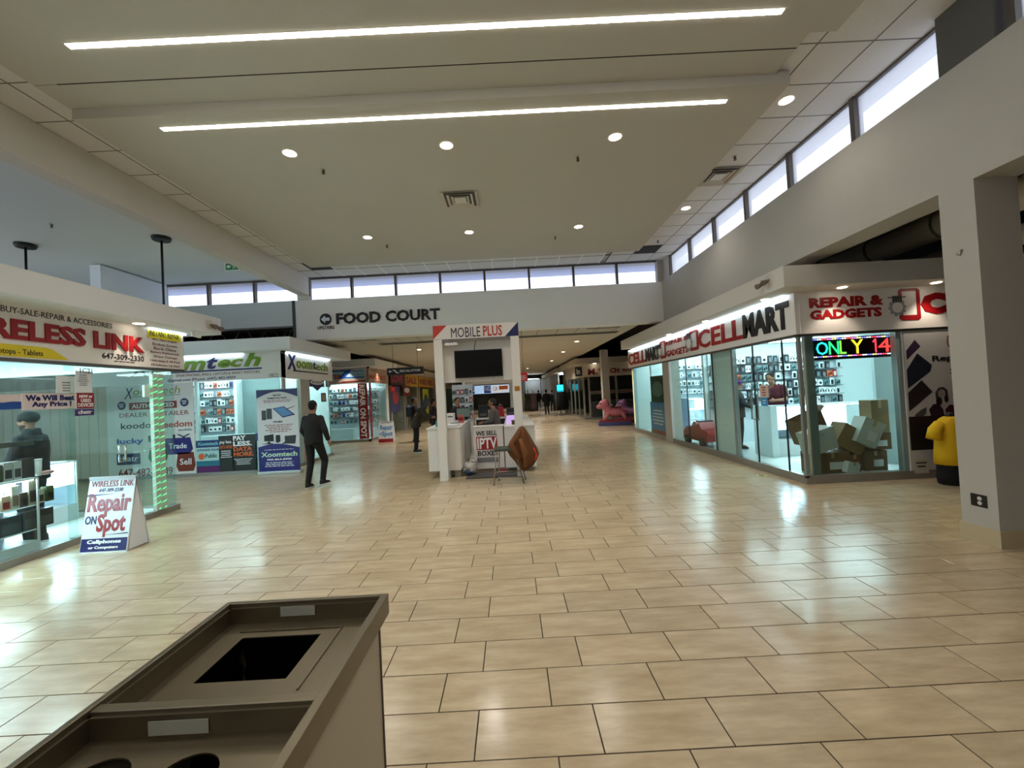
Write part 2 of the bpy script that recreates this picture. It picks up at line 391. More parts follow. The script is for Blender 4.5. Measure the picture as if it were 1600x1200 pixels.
for i, y in enumerate(YM):
    bx('mullion', wr, FR, 4.60, 4.72, y-0.035, y+0.035, ZS, ZC)
    if i < len(YM)-1: bx('pane', wr, FROST, 4.66, 4.67, y+0.035, YM[i+1]-0.035, ZS, ZC)
struct('trim_4', MB().box(4.56, 4.78, 11.33, 11.7, ZS, ZC).box(4.4, 4.6, YB+0.02, YB+0.2, ZS, ZC), WALL)
struct('trim_5', MB().box(4.53, 4.66, 3.62, 4.10, ZS, ZC), mt((86, 84, 78), 0.7, name='grey_blind_panel'))
# back windows' outside: neighbouring snow covered roof edge
struct('trim_6', MB().box(-14, 12, YB+0.6, 60, 4.45, 4.55), mt((225, 230, 240), 0.9, name='snowy_roof'))
struct('trim_7', MB().box(4.95, 12.3, -9, YB, 4.6, 4.64), mt((225, 230, 240), 0.9, name='snowy_roof'))
struct('wall_far_end', MB().box(-14, 12, 52, 52.3, 0, 4.4), mt((190, 190, 188), 0.7))
for nm, a in (('trim_8', (-5.95, -4.9, -9, YB, ZC+0.02, ZC+0.05)),):
    pass

# ============================================================ CEILING FIXTURES
def led_strip(y, z, lab):
    t = thing('linear_ceiling_light', (-0.6, y, z), lab, 'ceiling light')
    bx('diffuser', t, LEDW, -4.08+0.03, 2.83-0.03, y-0.028, y+0.028, z-0.006, z+0.004)
    bx('housing', t, mt((190, 184, 170), 0.5), -4.08, 2.83, y-0.036, y+0.036, z-0.002, z+0.03)
led_strip(3.85, ZP1, 'long recessed light strip nearest the camera, higher in the picture')
led_strip(4.90, ZP2, 'long recessed light strip on the lower ceiling panel, nearer the vent')
for y, w_ in ((1.2, 'directly overhead'), (-1.6, 'just behind the viewpoint'), (-4.4, 'farthest behind the viewpoint')): led_strip(y, ZP1, 'added unseen light strip '+w_)  # unseen repeats of the strips, added to light the near floor
def downlight(x, y, z, lab, r=0.085, lamp=True, power=None):
    t = thing('recessed_downlight', (x, y, z), lab, 'ceiling light', 'round recessed ceiling downlights')
    MB().tube([(x, y, z-0.004), (x, y, z+0.03)], r, 20).build('lens', t, DOWN)
    b = MB(); n = 24
    for k in range(n):
        a0, a1 = 2*PI*k/n, 2*PI*(k+1)/n; q = []
        for a, rr, dz in ((a0, r, -0.005), (a1, r, -0.005), (a1, r+0.018, -0.001), (a0, r+0.018, -0.001)): q.append((x+math.cos(a)*rr, y+math.sin(a)*rr, z+dz))
        b.poly(q)
    b.build('trim_ring', t, mt((225, 220, 208), 0.4))
    if lamp:
        l = bpy.data.lights.new('downlight_beam', 'SPOT'); l.energy = power or (105 if z > 4 else 260); l.spot_size = math.radians(130); l.spot_blend = 0.8; l.color = (1, 0.94, 0.86); l.shadow_soft_size = 0.08
        lo = bpy.data.objects.new('downlight_beam', l); lo.location = (0, 0, -0.03); link(lo, t)
pos = ['left', 'middle', 'right']
for i, x in enumerate((-2.83, -0.70, 1.60)):
    downlight(x, 5.50, ZP2, f'large downlight, {pos[i]} of the near row of three')
    downlight(x, 8.52, ZP2, f'small-looking downlight, {pos[i]} of the far row of three')
downlight(3.75, 5.20, ZC, 'downlight in the tiled strip above the near clerestory windows', power=25)
downlight(3.78, 8.30, ZC, 'downlight in the tiled strip beyond the square diffuser', power=30)
for j, y in enumerate((1.9, -1.0, -4.0)):  # unseen rows added to throw light down on the near floor
    for i, x in enumerate((-2.83, -0.70, 1.60)): downlight(x, y, ZP1, f'added unseen downlight behind the viewpoint, {pos[i]}, row {["nearest overhead", "middle", "farthest back"][j]}', power=45)
def diffuser(x, y, z, lab):
    t = thing('air_diffuser', (x, y, z), lab, 'vent')
    for i, s in enumerate((0.30, 0.22, 0.15)):
        b = MB(); w = 0.035
        for sx, sy in ((1, 0), (-1, 0), (0, 1), (0, -1)):
            if sx: b.hexa([(x+sx*s, y-s, z-0.03+0.0), (x+sx*s, y+s, z-0.03), (x+sx*(s-w), y+s-w, z-0.012), (x+sx*(s-w), y-s+w, z-0.012), (x+sx*s, y-s, z-0.024), (x+sx*s, y+s, z-0.024), (x+sx*(s-w), y+s-w, z-0.006), (x+sx*(s-w), y-s+w, z-0.006)])
            else: b.hexa([(x-s, y+sy*s, z-0.03), (x+s, y+sy*s, z-0.03), (x+s-w, y+sy*(s-w), z-0.012), (x-s+w, y+sy*(s-w), z-0.012), (x-s, y+sy*s, z-0.024), (x+s, y+sy*s, z-0.024), (x+s-w, y+sy*(s-w), z-0.006), (x-s+w, y+sy*(s-w), z-0.006)])
        b.build('louvre', t, mt((200, 194, 180), 0.4, 0.3))
    bx('throat', t, mt((96, 92, 84), 0.7), x-0.27, x+0.27, y-0.27, y+0.27, z-0.004, z+0.0)
    bx('centre_plate', t, mt((214, 208, 194), 0.4), x-0.10, x+0.10, y-0.10, y+0.10, z-0.026, z-0.016)
    MB().box(x-0.34, x+0.34, y-0.34, y+0.34, z-0.003, z-0.001).build('mounting_plate', t, GYP)
diffuser(-0.70, 7.05, ZP2, 'square air diffuser in the middle of the flat ceiling panel')
diffuser(3.80, 7.05, ZC, 'square air diffuser in the tiled ceiling strip on the right')
def grille(x, y, lab):
    t = thing('return_air_grille', (x, y, ZC), lab, 'vent')
    bx('frame', t, mt((70, 68, 62), 0.6), x-0.3, x+0.3, y-0.3, y+0.3, ZC-0.006, ZC)
    b = MB()
    for k in range(22): b.box(x-0.27, x+0.27, y-0.27+k*0.0255, y-0.262+k*0.0255, ZC-0.012, ZC-0.005)
    b.build('slat', t, mt((54, 52, 48), 0.6))
grille(3.80, 10.72, 'dark return grille in the ceiling strip by the right-hand corner windows')
grille(-4.9, 10.72, 'dark return grille in the ceiling strip by the left end of the back windows')
def sprinkler(x, y, z, lab):
    t = thing('sprinkler_head', (x, y, z), lab, 'sprinkler')
    MB().tube([(x, y, z), (x, y, z-0.006)], 0.035, 14).build('escutcheon', t, mt((190, 184, 170), 0.4, 0.5))
    MB().tube([(x, y, z-0.006), (x, y, z-0.04)], 0.012, 8).tube([(x-0.02, y, z-0.02), (x-0.012, y, z-0.055), (x, y, z-0.06)], 0.004, 6).tube([(x+0.02, y, z-0.02), (x+0.012, y, z-0.055), (x, y, z-0.06)], 0.004, 6).build('body', t, mt((80, 66, 50), 0.4, 0.8))
    MB().tube([(x, y, z-0.06), (x, y, z-0.064)], 0.024, 10).build('deflector', t, mt((80, 66, 50), 0.4, 0.8))
for x, y, z, l in ((-2.57, 5.93, ZP2, 'ceiling sprinkler beside the left near downlight'), (1.16, 5.93, ZP2, 'ceiling sprinkler beside the right near downlight'),
                   (-2.57, 9.0, ZP2, 'ceiling sprinkler behind the left far downlight'), (1.16, 9.0, ZP2, 'ceiling sprinkler behind the right far downlight'),
                   (3.77, 6.45, ZC, 'sprinkler in the tiled strip just before the square diffuser'), (3.85, 10.1, ZC, 'sprinkler in the tiled strip before the dark grille'),
                   (-8.4, 7.6, ZC, 'sprinkler on the left ceiling between the two hanging rods')): sprinkler(x, y, z, l)
def rod(x, y, lab):
    t = thing('ceiling_hanger_rod', (x, y, ZC+0.04), lab, 'hanging rod')
    MB().tube([(x, y, ZC+0.045), (x, y, ZC+0.0)], 0.17, 24).tube([(x, y, ZC), (x, y, ZC-0.04)], [0.17, 0.15], 24).build('canopy', t, mt((30, 30, 30), 0.5))
    MB().tube([(x, y, ZC), (x, y, 3.36)], 0.021, 10).build('rod', t, mt((28, 28, 28), 0.4))
rod(-9.95, 8.5, 'black hanging rod with round canopy at the left edge')
rod(-7.12, 8.5, 'black hanging rod with round canopy left of the exit sign')
ex = thing('exit_sign', (-6.85, 10.2, 5.0), 'green running man exit sign hung under the left ceiling', 'sign')
a = on_y(351, 424, 10.2); c = on_y(374, 409, 10.2)
bx('sign_body', ex, mt((224, 224, 218), 0.4), a[0], c[0], 10.2, 10.26, a[1], c[1]+0.0)
bx('legend', ex, mt((14, 92, 50), 0.4, em=0.25), a[0]+0.03, c[0]-0.04, 10.195, 10.2, a[1]+0.03, c[1]-0.03)
zz = (a[1]+c[1])/2
MB().prism([(a[0]+0.05, 10.19, zz), (a[0]+0.11, 10.19, zz+0.05), (a[0]+0.11, 10.19, zz+0.018), (a[0]+0.16, 10.19, zz+0.018), (a[0]+0.16, 10.19, zz-0.018), (a[0]+0.11, 10.19, zz-0.018), (a[0]+0.11, 10.19, zz-0.05)], (0, 1, 0), 0.006).build('arrow', ex, WHITE)
MB().ell((a[0]+0.25, 10.19, zz+0.055), (0.014, 0.004, 0.014)).tube([(a[0]+0.25, 10.19, zz+0.04), (a[0]+0.24, 10.19, zz-0.01), (a[0]+0.21, 10.19, zz-0.06)], 0.008, 6).tube([(a[0]+0.24, 10.19, zz-0.01), (a[0]+0.28, 10.19, zz-0.06)], 0.008, 6).tube([(a[0]+0.20, 10.19, zz+0.01), (a[0]+0.25, 10.19, zz+0.03), (a[0]+0.29, 10.19, zz+0.0)], 0.006, 6).build('running_figure', ex, WHITE)
MB().tube([(a[0]+0.15, 10.23, c[1]), (a[0]+0.15, 10.23, ZC+0.045)], 0.008, 6).build('stem', ex, ALU)

# ============================================================ BACK BEAM LETTERING
fc = thing('food_court_sign', (-4.87, YB, 3.95), 'black raised FOOD COURT letters on the white back beam', 'sign')
def ty3(s, x0, yt0, yb0, x1, yt1, yb1, parent, Y, mat, **k):
    A, B = on_y(x0, yb0, Y), on_y(x1, yb1, Y); C, D = on_y(x0, yt0, Y), on_y(x1, yt1, Y)
    return text(s, parent, (A[0], Y, (A[1]+B[1])/2), UX, B[0]-A[0], (C[1]+D[1])/2-(A[1]+B[1])/2, mat, n=(0, -1, 0), **k)
ty3('FOOD COURT', 526, 489, 507, 688, 482, 499, fc, YB, INK, t=0.03, bold=0.035)
ar = thing('direction_arrow_sign', (-5.2, YB, 4.0), 'round black arrow disc with white left arrow above UPSTAIRS', 'sign')
ax, az = on_y(509, 499, YB)
MB().tube([(ax, YB, az), (ax, YB-0.02, az)], 0.165, 28).build('disc', ar, INK)
MB().prism([(ax-0.13, YB-0.028, az), (ax-0.01, YB-0.028, az+0.11), (ax-0.01, YB-0.028, az+0.045), (ax+0.12, YB-0.028, az+0.045), (ax+0.12, YB-0.028, az-0.045), (ax-0.01, YB-0.028, az-0.045), (ax-0.01, YB-0.028, az-0.11)], (0, 1, 0), 0.01).build('arrow', ar, mt((225, 232, 240), 0.4))
ty3('UPSTAIRS', 496, 510, 515, 523, 508.5, 513.5, ar, YB, INK, t=0.008, bold=0.02)
# ============================================================ SIGN AND POSTER HELPERS
class Rect:
    def __init__(s, P, u, v, n, w, h): s.P, s.u, s.v, s.n, s.w, s.h = Vector(P), Vector(u), Vector(v), Vector(n), w, h
    def sub(s, a, b, c, d): return Rect(s.P+s.u*(s.w*a)+s.v*(s.h*b), s.u, s.v, s.n, s.w*(c-a), s.h*(d-b))
    def up(s, t): return Rect(s.P+s.n*t, s.u, s.v, s.n, s.w, s.h)
def ry(Y, bl, tr):
    a, b = on_y(*bl, Y), on_y(*tr, Y); return Rect((a[0], Y, a[1]), UX, NZ, (0, -1, 0), b[0]-a[0], b[1]-a[1])
def rx(X, bl, tr):
    a, b = on_x(*bl, X), on_x(*tr, X); u = UYP if X < 0 else UYN
    return Rect((X, a[0], a[1]), u, NZ, (1, 0, 0) if X < 0 else (-1, 0, 0), abs(b[0]-a[0]), b[1]-a[1])
def plate(parent, name, R, mat, t=0.004):
    return MB().obox(R.P, R.u, R.v, R.n, R.w, R.h, t).build(name, parent, mat)
def tr(s, parent, R, mat, t=0.003, name='lettering', **k):
    return text(s, parent, R.P, R.u, R.w, R.h, mat, n=R.n, v=R.v, t=t, name=name, **k)
def shape(parent, name, R, pts, mat, t=0.003):
    return MB().prism([R.P+R.u*(R.w*x)+R.v*(R.h*y) for x, y in pts], R.n, t).build(name, parent, mat)
def circ(x, y, rx_, ry_, n=24, a0=0, a1=2*PI):
    return [(x+rx_*math.cos(a0+(a1-a0)*k/n), y+ry_*math.sin(a0+(a1-a0)*k/n)) for k in range(n)]
def smallprint(parent, R, rows, mat, name='small_print'):
    b = MB()
    for i in range(rows):
        f = random.uniform(0.6, 1.0); x = (1-f)/2; h = R.h/rows*0.42
        while x < (1+f)/2:
            l = random.uniform(0.05, 0.14); e = min(x+l, (1+f)/2)
            b.obox(R.P+R.u*(R.w*x)+R.v*(R.h*(1-(i+0.7)/rows)), R.u, R.v, R.n, R.w*(e-x), h, 0.002); x = e+0.025
    o = b.build(name, parent, mat); o['kind'] = 'stuff'; return o
GREEN = mt((112, 148, 24), 0.4, name='sign_green'); MARO = mt((128, 40, 40), 0.5); YEL = mt((222, 200, 30), 0.45)
PURP = mt((62, 34, 110), 0.4); BLUE = mt((30, 78, 160), 0.4); ORG = mt((214, 96, 34), 0.45); GREY = mt((110, 112, 114), 0.5)
DK = mt((28, 34, 34), 0.4); PAPER = mt((222, 228, 230), 0.7); TEAL = mt((30, 110, 130), 0.4)
def glass(parent, name, R, t=0.010, mat=None): return plate(parent, name, R, mat or GLASS, t)

# ============================================================ LEFT SHOP WITH THE GREEN-LIT GLASS DOOR
XW, YW0, YW1 = -5.80, 1.2, 7.12
wl_ = thing('phone_shop', (-7.5, 5.0, 0), 'glass-walled phone shop at the left edge with red WIRELESS LINK letters', 'shop')
MB().box(XW-0.1, XW+0.0, YW0, YW1, 0, 0.085).box(-9.9, XW-0.1, YW1-0.1, YW1, 0, 0.085).build('curb', wl_, CURB)
bx('shop_floor', wl_, SHOPF, -9.9, XW-0.1, YW0, YW1-0.1, 0.0, 0.05)
js = [YW0] + [on_x(x, 760, XW)[0] for x in (33, 146, 248)] + [YW1]
for a, c in zip(js, js[1:]):
    MB().box(XW-0.05, XW-0.04, a+0.004, c-0.004, 0.085, 2.40).build('glass_panel', wl_, GLASS)
MB().box(XW-0.058, XW-0.032, js[3]-0.006, js[3]+0.006, 0.05, 2.4).build('door_edge', wl_, mt((12, 34, 26), 0.2))
for x0, x1 in ((-9.9, -7.8), (-7.79, -5.84)):
    MB().box(x0, x1, YW1-0.05, YW1-0.04, 0.085, 2.40).build('glass_panel', wl_, GLASS)
MB().box(-9.9, -9.86, YW0, YW1, 0.05, 2.62).build('back_wall', wl_, mt((222, 232, 230), 0.5))
MB().box(-9.859, -9.85, 2.4, 5.6, 1.75, 2.25).build('wall_sign', wl_, mt((120, 126, 122), 0.5))
text('gadgets', wl_, (-9.849, 3.2, 1.82), UYP, 1.8, 0.34, mt((40, 44, 44), 0.5), n=(1, 0, 0), shear=0.3)
MB().box(XW-0.09, XW-0.02, js[2]-0.25, js[2]-0.19, 0.085, 2.4).build('glass_fin', wl_, GLASS)
MB().box(XW-0.16, XW-0.13, YW0, 5.1, 1.36, 1.42).build('rail', wl_, ALU)
CANW = mt((222, 223, 224), 0.6, name='canopy_white')
c2 = MB().m(CANW).box(-9.9, -5.3, YW0, 7.57, 3.04, 3.34); cw = c2.build('canopy', wl_)
bx('interior_ceiling', wl_, SHOPW, -9.9, XW-0.05, YW0, YW1, 2.62, 2.66)
bx('bulkhead', wl_, SHOPW, -9.9, XW-0.02, YW1-0.12, YW1+0.0, 2.40, 3.04)
sb = bx('sign_board', wl_, SIGNW, XW-0.02, XW+0.04, YW0, 7.26, 2.40, 3.04)
XS = XW+0.041
bx('sign_rail', wl_, ALU, XW-0.04, XW+0.05, YW0, 7.26, 2.36, 2.40)
tr('BUY-SALE-REPAIR & ACCESSORIES', sb, rx(XS, (1, 486), (175, 506)), INK, bold=0.0)
zb, zt = on_x(224, 552, XS)[1], on_x(224, 528, XS)[1]; ye = on_x(224, 540, XS)[0]
tr('WIRELESS LINK', sb, Rect((XS, 4.05, zb), UYP, NZ, (1, 0, 0), ye-4.05, zt-zb), RED, t=0.02, bold=0.035)
y82, y108 = on_x(84, 548, XS)[0], on_x(108, 562, XS)[0]
MB().prism([(XS, 3.0, 2.42), (XS, y108, 2.42), (XS, y82-0.02, 2.545), (XS, y82-0.1, 2.56), (XS, 3.0, 2.56)], (1, 0, 0), 0.003).build('yellow_band', sb, YEL)
R = rx(XS+0.004, (2, 553), (67, 547)); tr('Laptops - Tablets', sb, Rect((XS+0.004, R.P.y-0.22*R.w, R.P.z-0.01), UYP, NZ, (1, 0, 0), R.w*1.22, 0.085), INK, bold=0.0)
tr('647-309-2330', sb, rx(XS, (159.5, 560), (224.6, 557)), INK, bold=0.015)
smallprint(sb, rx(XS, (170, 565), (218, 566)), 1, INK)
Ry = rx(XS, (230, 527), (282, 519.5)); plate(sb, 'yellow_label', Ry, YEL); tr('INSTANT REPAIR', sb, Ry.sub(0.06, 0.2, 0.94, 0.8).up(0.004), INK, bold=0.0)
Rl = rx(XS, (235, 573), (280, 533))
for i, s in enumerate(('We Also Repair', 'Broken Screen', 'Back Glass', 'Battery Replacement', 'Water Damage', 'Unlocking & All Kind', 'Of Software Up Date')):
    w = 0.5+len(s)*0.024; tr(s, sb, Rl.sub(0.5-w/2, 1-(i+0.85)/7, 0.5+w/2, 1-(i+0.2)/7), MARO, bold=0.0)
MB().tube([(XW+0.2, on_x(222, 503, -5.55)[0], 3.035), (XW+0.2, on_x(222, 503, -5.55)[0], 3.05)], 0.07, 16).build('soffit_lamp', wl_, DOWN)
MB().box(XW+0.05, XW+0.08, 6.55, 7.28, 3.01, 3.035).build('sign_lamp', wl_, HEAD)
tr('1C21', wl_, rx(XW, (125, 583), (144, 576)), INK, bold=0.0, name='unit_number')
for y0 in (2.0, 4.0, 5.7):
    for x0 in (-9.4, -7.6): MB().box(x0, x0+1.5, y0, y0+0.34, 2.58, 2.62).build('tube_lamp', wl_, TUBE)
MB().tube([(XW-0.02, on_x(181, 720, XW)[0], z) if False else (XW+0.03, on_x(183, 700, XW)[0]+dy, z) for dy, z in ((0.10, 0.98), (0.0, 0.98), (0.0, 1.22), (0.10, 1.22), (0.10, 0.98))], 0.012, 8).build('door_handle', wl_, mt((190, 190, 180), 0.2, 0.9))
MB().box(XW-0.035, XW+0.0, js[3]-0.20, js[3]-0.02, 1.93, 2.12).build('lock_box', wl_, mt((205, 226, 214), 0.3))
gl = MB(); yy = js[3]
for s in (-1, 1):
    pts = [(XW+0.02+0.035*math.cos(a*2*PI), yy+s*0.055+0.05*math.sin(a*2*PI), 0.12+a*0.105) for a in [k/10 for k in range(0, 206)]]
    gl.tube(pts, 0.0045, 5)
gl.build('spiral_led', wl_, mt((70, 240, 150), em=1.7, name='green_led'))
MB().box(XW-0.012, XW+0.047, yy-0.098, yy-0.012, 0.1, 2.3).box(XW-0.012, XW+0.047, yy+0.012, yy+0.098, 0.1, 2.3).build('led_carrier', wl_, mt((180, 190, 178), 0.3))
def poster(name, label, cat, R, mat, group=None, t=0.003):
    p = thing(name, R.P+R.u*(R.w/2), label, cat, group)
    plate(p, 'sheet', R, mat, t); return p
XG = XW-0.035
R = rx(XG, (34, 641), (120, 614.5)); p = poster('window_poster', 'white window sticker reading We Will Beat Any Price on the left shop glass', 'poster', R, mt((222, 206, 206), 0.5)); R = R.up(0.004)
tr('We Will Beat', p, R.sub(0.06, 0.54, 0.94, 0.9), NAVY, bold=0.04); tr('Any Price !', p, R.sub(0.16, 0.08, 0.88, 0.5), NAVY, bold=0.04)
R = rx(XG, (-18, 641), (33, 616)); p = poster('window_poster', 'white and blue window sticker at the left picture edge', 'poster', R, mt((222, 206, 206), 0.5))
shape(p, 'blue_print', R.up(0.004), [(0, 0), (0.5, 0.0), (0.98, 0.02), (0.98, 0.5), (0.7, 0.52), (0.4, 0.45), (0, 0.55)], BLUE)
R = rx(XG, (120, 638.5), (146.5, 614)); p = poster('window_poster', 'dark red window sticker reading NEW or USED DEVICES', 'poster', R, mt((140, 18, 40), 0.5)); R = R.up(0.004)
tr('NEW or', p, R.sub(0.12, 0.68, 0.9, 0.88), WHITE, shear=0.2); tr('USED', p, R.sub(0.22, 0.4, 0.8, 0.62), WHITE); tr('DEVICES', p, R.sub(0.06, 0.1, 0.94, 0.34), WHITE)
R = rx(XG, (117, 650), (146.5, 638.5)); p = poster('window_poster', 'purple window sticker lettered chatr', 'poster', R, PURP); tr('chatr', p, R.sub(0.15, 0.25, 0.88, 0.85).up(0.004), WHITE, bold=0.02)
R = rx(XG, (88, 615.5), (117.5, 588)); p = poster('paper_notice', 'left of two white paper notices taped inside the left shop glass', 'notice', R, PAPER); smallprint(p, R.sub(0.2, 0.1, 0.8, 0.7).up(0.003), 4, GREY)
R = rx(XG, (118.5, 613.5), (143, 580.5)); p = poster('paper_notice', 'right of two white paper notices, above the NEW or USED sticker', 'notice', R, PAPER); smallprint(p, R.sub(0.1, 0.3, 0.8, 0.85).up(0.003), 6, GREY)
# showcase with boxes inside
def showcase(name, label, x0, x1, y0, y1, zt, base=0.25, shelves=(0.55,), parent=None, lampx=True, mat=None, z0=0.05):
    t = thing(name, ((x0+x1)/2, (y0+y1)/2, z0), label, 'display case')
    m_ = mat or mt((206, 212, 214), 0.35)
    bx('plinth', t, m_, x0, x1, y0, y1, z0, z0+base)
    f = MB(); e = 0.018
    for x in (x0, x1-e):
        for y in (y0, y1-e): f.box(x, x+e, y, y+e, z0+base, zt-0.02)
    f.box(x0, x1, y0, y1, zt-0.02, zt); f.build('frame', t, m_)
    for z in shelves: bx('shelf', t, mt((220, 236, 240), 0.2), x0+0.02, x1-0.02, y0+0.02, y1-0.02, z, z+0.012)
    bx('back_panel', t, mt((200, 222, 240), 0.4), x0+0.02, x1-0.02, y1-0.03, y1-0.02, z0+base, zt-0.02) if x1-x0 > y1-y0 else bx('back_panel', t, mt((200, 222, 240), 0.4), x0+0.02, x0+0.03, y0+0.02, y1-0.02, z0+base, zt-0.02)
    bx('lamp', t, TUBE, x0+0.03, x1-0.03, y0+0.03, y1-0.03, zt-0.028, zt-0.021)
    return t
showcase('display_case', 'lit white display case of boxed gadgets inside the left shop window', -6.45, -5.98, 2.6, 5.18, 0.95, 0.12, (0.30, 0.60))
def boxed(x0, x1, y0, y1, z0, z1, c, c2, label, name='product_box', face='x', group=None):
    t = thing(name, ((x0+x1)/2, (y0+y1)/2, z0), label, 'box', group)
    bx('carton', t, mt(c, 0.4), x0, x1, y0, y1, z0, z1)
    if face == 'x': bx('print', t, mt(c2, 0.3), x1, x1+0.002, y0+(y1-y0)*0.12, y1-(y1-y0)*0.12, z0+(z1-z0)*0.12, z0+(z1-z0)*0.6)
    else: bx('print', t, mt(c2, 0.3), x0+(x1-x0)*0.12, x1-(x1-x0)*0.12, y0-0.002, y0, z0+(z1-z0)*0.12, z0+(z1-z0)*0.6)
    return t
k = 0
for px0, px1, h, c, c2, lb in ((-25, 0, 0.16, (190, 186, 176), (60, 50, 50), 'small pale box at the picture edge'), (3, 17, 0.17, (178, 150, 120), (120, 30, 30), 'tan and red small box'), (19, 31, 0.27, (170, 164, 144), (120, 90, 70), 'taller beige box'), (33, 44, 0.17, (70, 52, 44), (30, 26, 26), 'brown black box'),
                               (46, 58.5, 0.42, (150, 144, 126), (60, 40, 34), 'tallest beige box with dark print'), (60.5, 70, 0.17, (196, 190, 176), (48, 42, 42), 'white box with dark speaker print'), (74, 85, 0.19, (70, 84, 40), (30, 34, 20), 'olive green box at the right end')):
    ya, yb = on_x(px0, 800, -6.02)[0], on_x(px1, 800, -6.02)[0]
    boxed(-6.10, -6.02, ya, yb, 0.613, 0.613+min(h, 0.30), c, c2, lb+' on the upper shelf of the left display case')
for px0, px1, c, lb in ((-40, -4, (30, 36, 36), 'dark box at the picture edge'), (-2, 35, (22, 28, 30), 'wide charcoal box'), (37, 60, (36, 42, 44), 'charcoal box with pale ring print'), (62, 85, (24, 30, 32), 'black box at the right end')):
    ya, yb = on_x(px0, 850, -6.02)[0], on_x(px1, 850, -6.02)[0]
    boxed(-6.16, -6.02, ya, yb, 0.313, 0.313+0.22, c, (60, 66, 68), lb+' on the lower shelf of the left display case')
for px0, px1, h, c, c2, lb in ((-30, 4, 0.2, (60, 66, 50), (90, 110, 40), 'dark green box at the picture edge'), (6, 20, 0.22, (180, 180, 176), (34, 32, 36), 'pale edged black box'), (21.5, 34, 0.22, (190, 190, 186), (26, 24, 26), 'second pale edged black box'), (35.5, 54, 0.24, (44, 42, 42), (20, 20, 22), 'dark grey box beside the cup')):
    ya, yb = on_x(px0, 730, -6.1)[0], on_x(px1, 730, -6.1)[0]
    boxed(-6.22, -6.1, ya, yb, 0.95, 0.95+h, c, c2, lb+' on top of the left display case')
yc = on_x(59, 730, -6.1)[0]
cu = thing('paper_cup', (-6.1, yc, 0.95), 'tall white cup on top of the left display case', 'cup')
MB().tube([(-6.1, yc, 0.95), (-6.1, yc, 0.97), (-6.1, yc, 1.15)], [0.030, 0.033, 0.038], 16).build('cup', cu, mt((225, 226, 228), 0.4)); MB().tube([(-6.1, yc, 1.15), (-6.1, yc, 1.165)], 0.041, 16).build('lid', cu, mt((235, 235, 235), 0.3))
yc = on_x(72, 738, -6.1)[0]
pk = thing('pink_pouch', (-6.1, yc, 0.95), 'small pink pouch on the right end of the left display case', 'pouch')
MB().ell((-6.1, yc, 0.975), (0.05, 0.09, 0.028), 16, 8).build('pouch', pk, mt((206, 150, 146), 0.7)); MB().tube([(-6.06, yc-0.08, 0.975), (-6.045, yc, 0.985), (-6.06, yc+0.08, 0.975)], 0.004, 6).build('zip', pk, mt((150, 90, 90), 0.5))
showcase('display_case', 'empty glass counter with a glowing edge behind the glass door of the left shop', -8.6, -7.0, 6.1, 6.6, 0.98, 0.25, (0.60,))

# ---- A-frame sign
def aframe(label, x0, x1, y0, y1, h, face):
    t = thing('a_frame_sign', ((x0+x1)/2, (y0+y1)/2, 0), label, 'sign')
    ym = (y0+y1)/2; th = 0.018
    v = Vector((0, ym-y0, h)); L = v.length; v /= L
    P = Vector((x0, y0, 0)); n = Vector((1, 0, 0)).cross(v)
    R = Rect(P, UX, v, n, x1-x0, L)
    MB().obox(P, UX, v, -n, x1-x0, L, th).build('front_board', t, mt((222, 224, 226), 0.35))
    v2 = Vector((0, ym-y1, h)).normalized(); n2 = v2.cross(Vector((1, 0, 0)))
    MB().obox(Vector((x0, y1, 0)), UX, v2, -n2, x1-x0, L, th).build('back_board', t, mt((200, 204, 208), 0.35))
    MB().prism([(x1-0.003, y0+0.03, 0.012), (x1-0.003, y1-0.03, 0.012), (x1-0.003, ym, h-0.03)], (1, 0, 0), 0.003).build('side_web', t, mt((214, 218, 222), 0.4))
    face(t, R.up(0.001)); return t
def face1(t, R):
    shape(t, 'red_corner', R, [(0.02, 0.95), (0.2, 0.97), (0.26, 0.995), (0.02, 0.995)], RED)
    tr('WIRELESS LINK', t, R.sub(0.06, 0.86, 0.97, 0.94), RED, bold=0.0); tr('647-309-2330', t, R.sub(0.24, 0.79, 0.76, 0.84), NAVY, bold=0.02, shear=0.2)
    shape(t, 'rule_line', R, [(0.0, 0.735), (0.65, 0.765), (0, 0.76)], NAVY); shape(t, 'rule_line', R, [(0.45, 0.225), (0.98, 0.25), (0.98, 0.235)], INK)
    tr('Repair', t, R.sub(0.04, 0.46, 0.97, 0.77), RED, bold=0.03); tr('ON', t, R.sub(0.03, 0.37, 0.27, 0.48), NAVY, bold=0.02); tr('Spot', t, R.sub(0.29, 0.20, 0.9, 0.50), RED, bold=0.03)
    Rb = R.sub(0.015, 0.02, 0.985, 0.185); plate(t, 'navy_band', Rb, NAVY, 0.002); Rb = Rb.up(0.002)
    tr('Cellphones', t, Rb.sub(0.13, 0.52, 0.87, 0.9), WHITE, bold=0.04); tr('or Computers', t, Rb.sub(0.17, 0.14, 0.82, 0.42), WHITE, bold=0.04)
zt = on_y(170, 744, 5.23)[1]
aframe('white A-frame sign reading Repair on Spot beside the left shop', -5.38, -4.80, 5.06, 5.39, zt, face1)

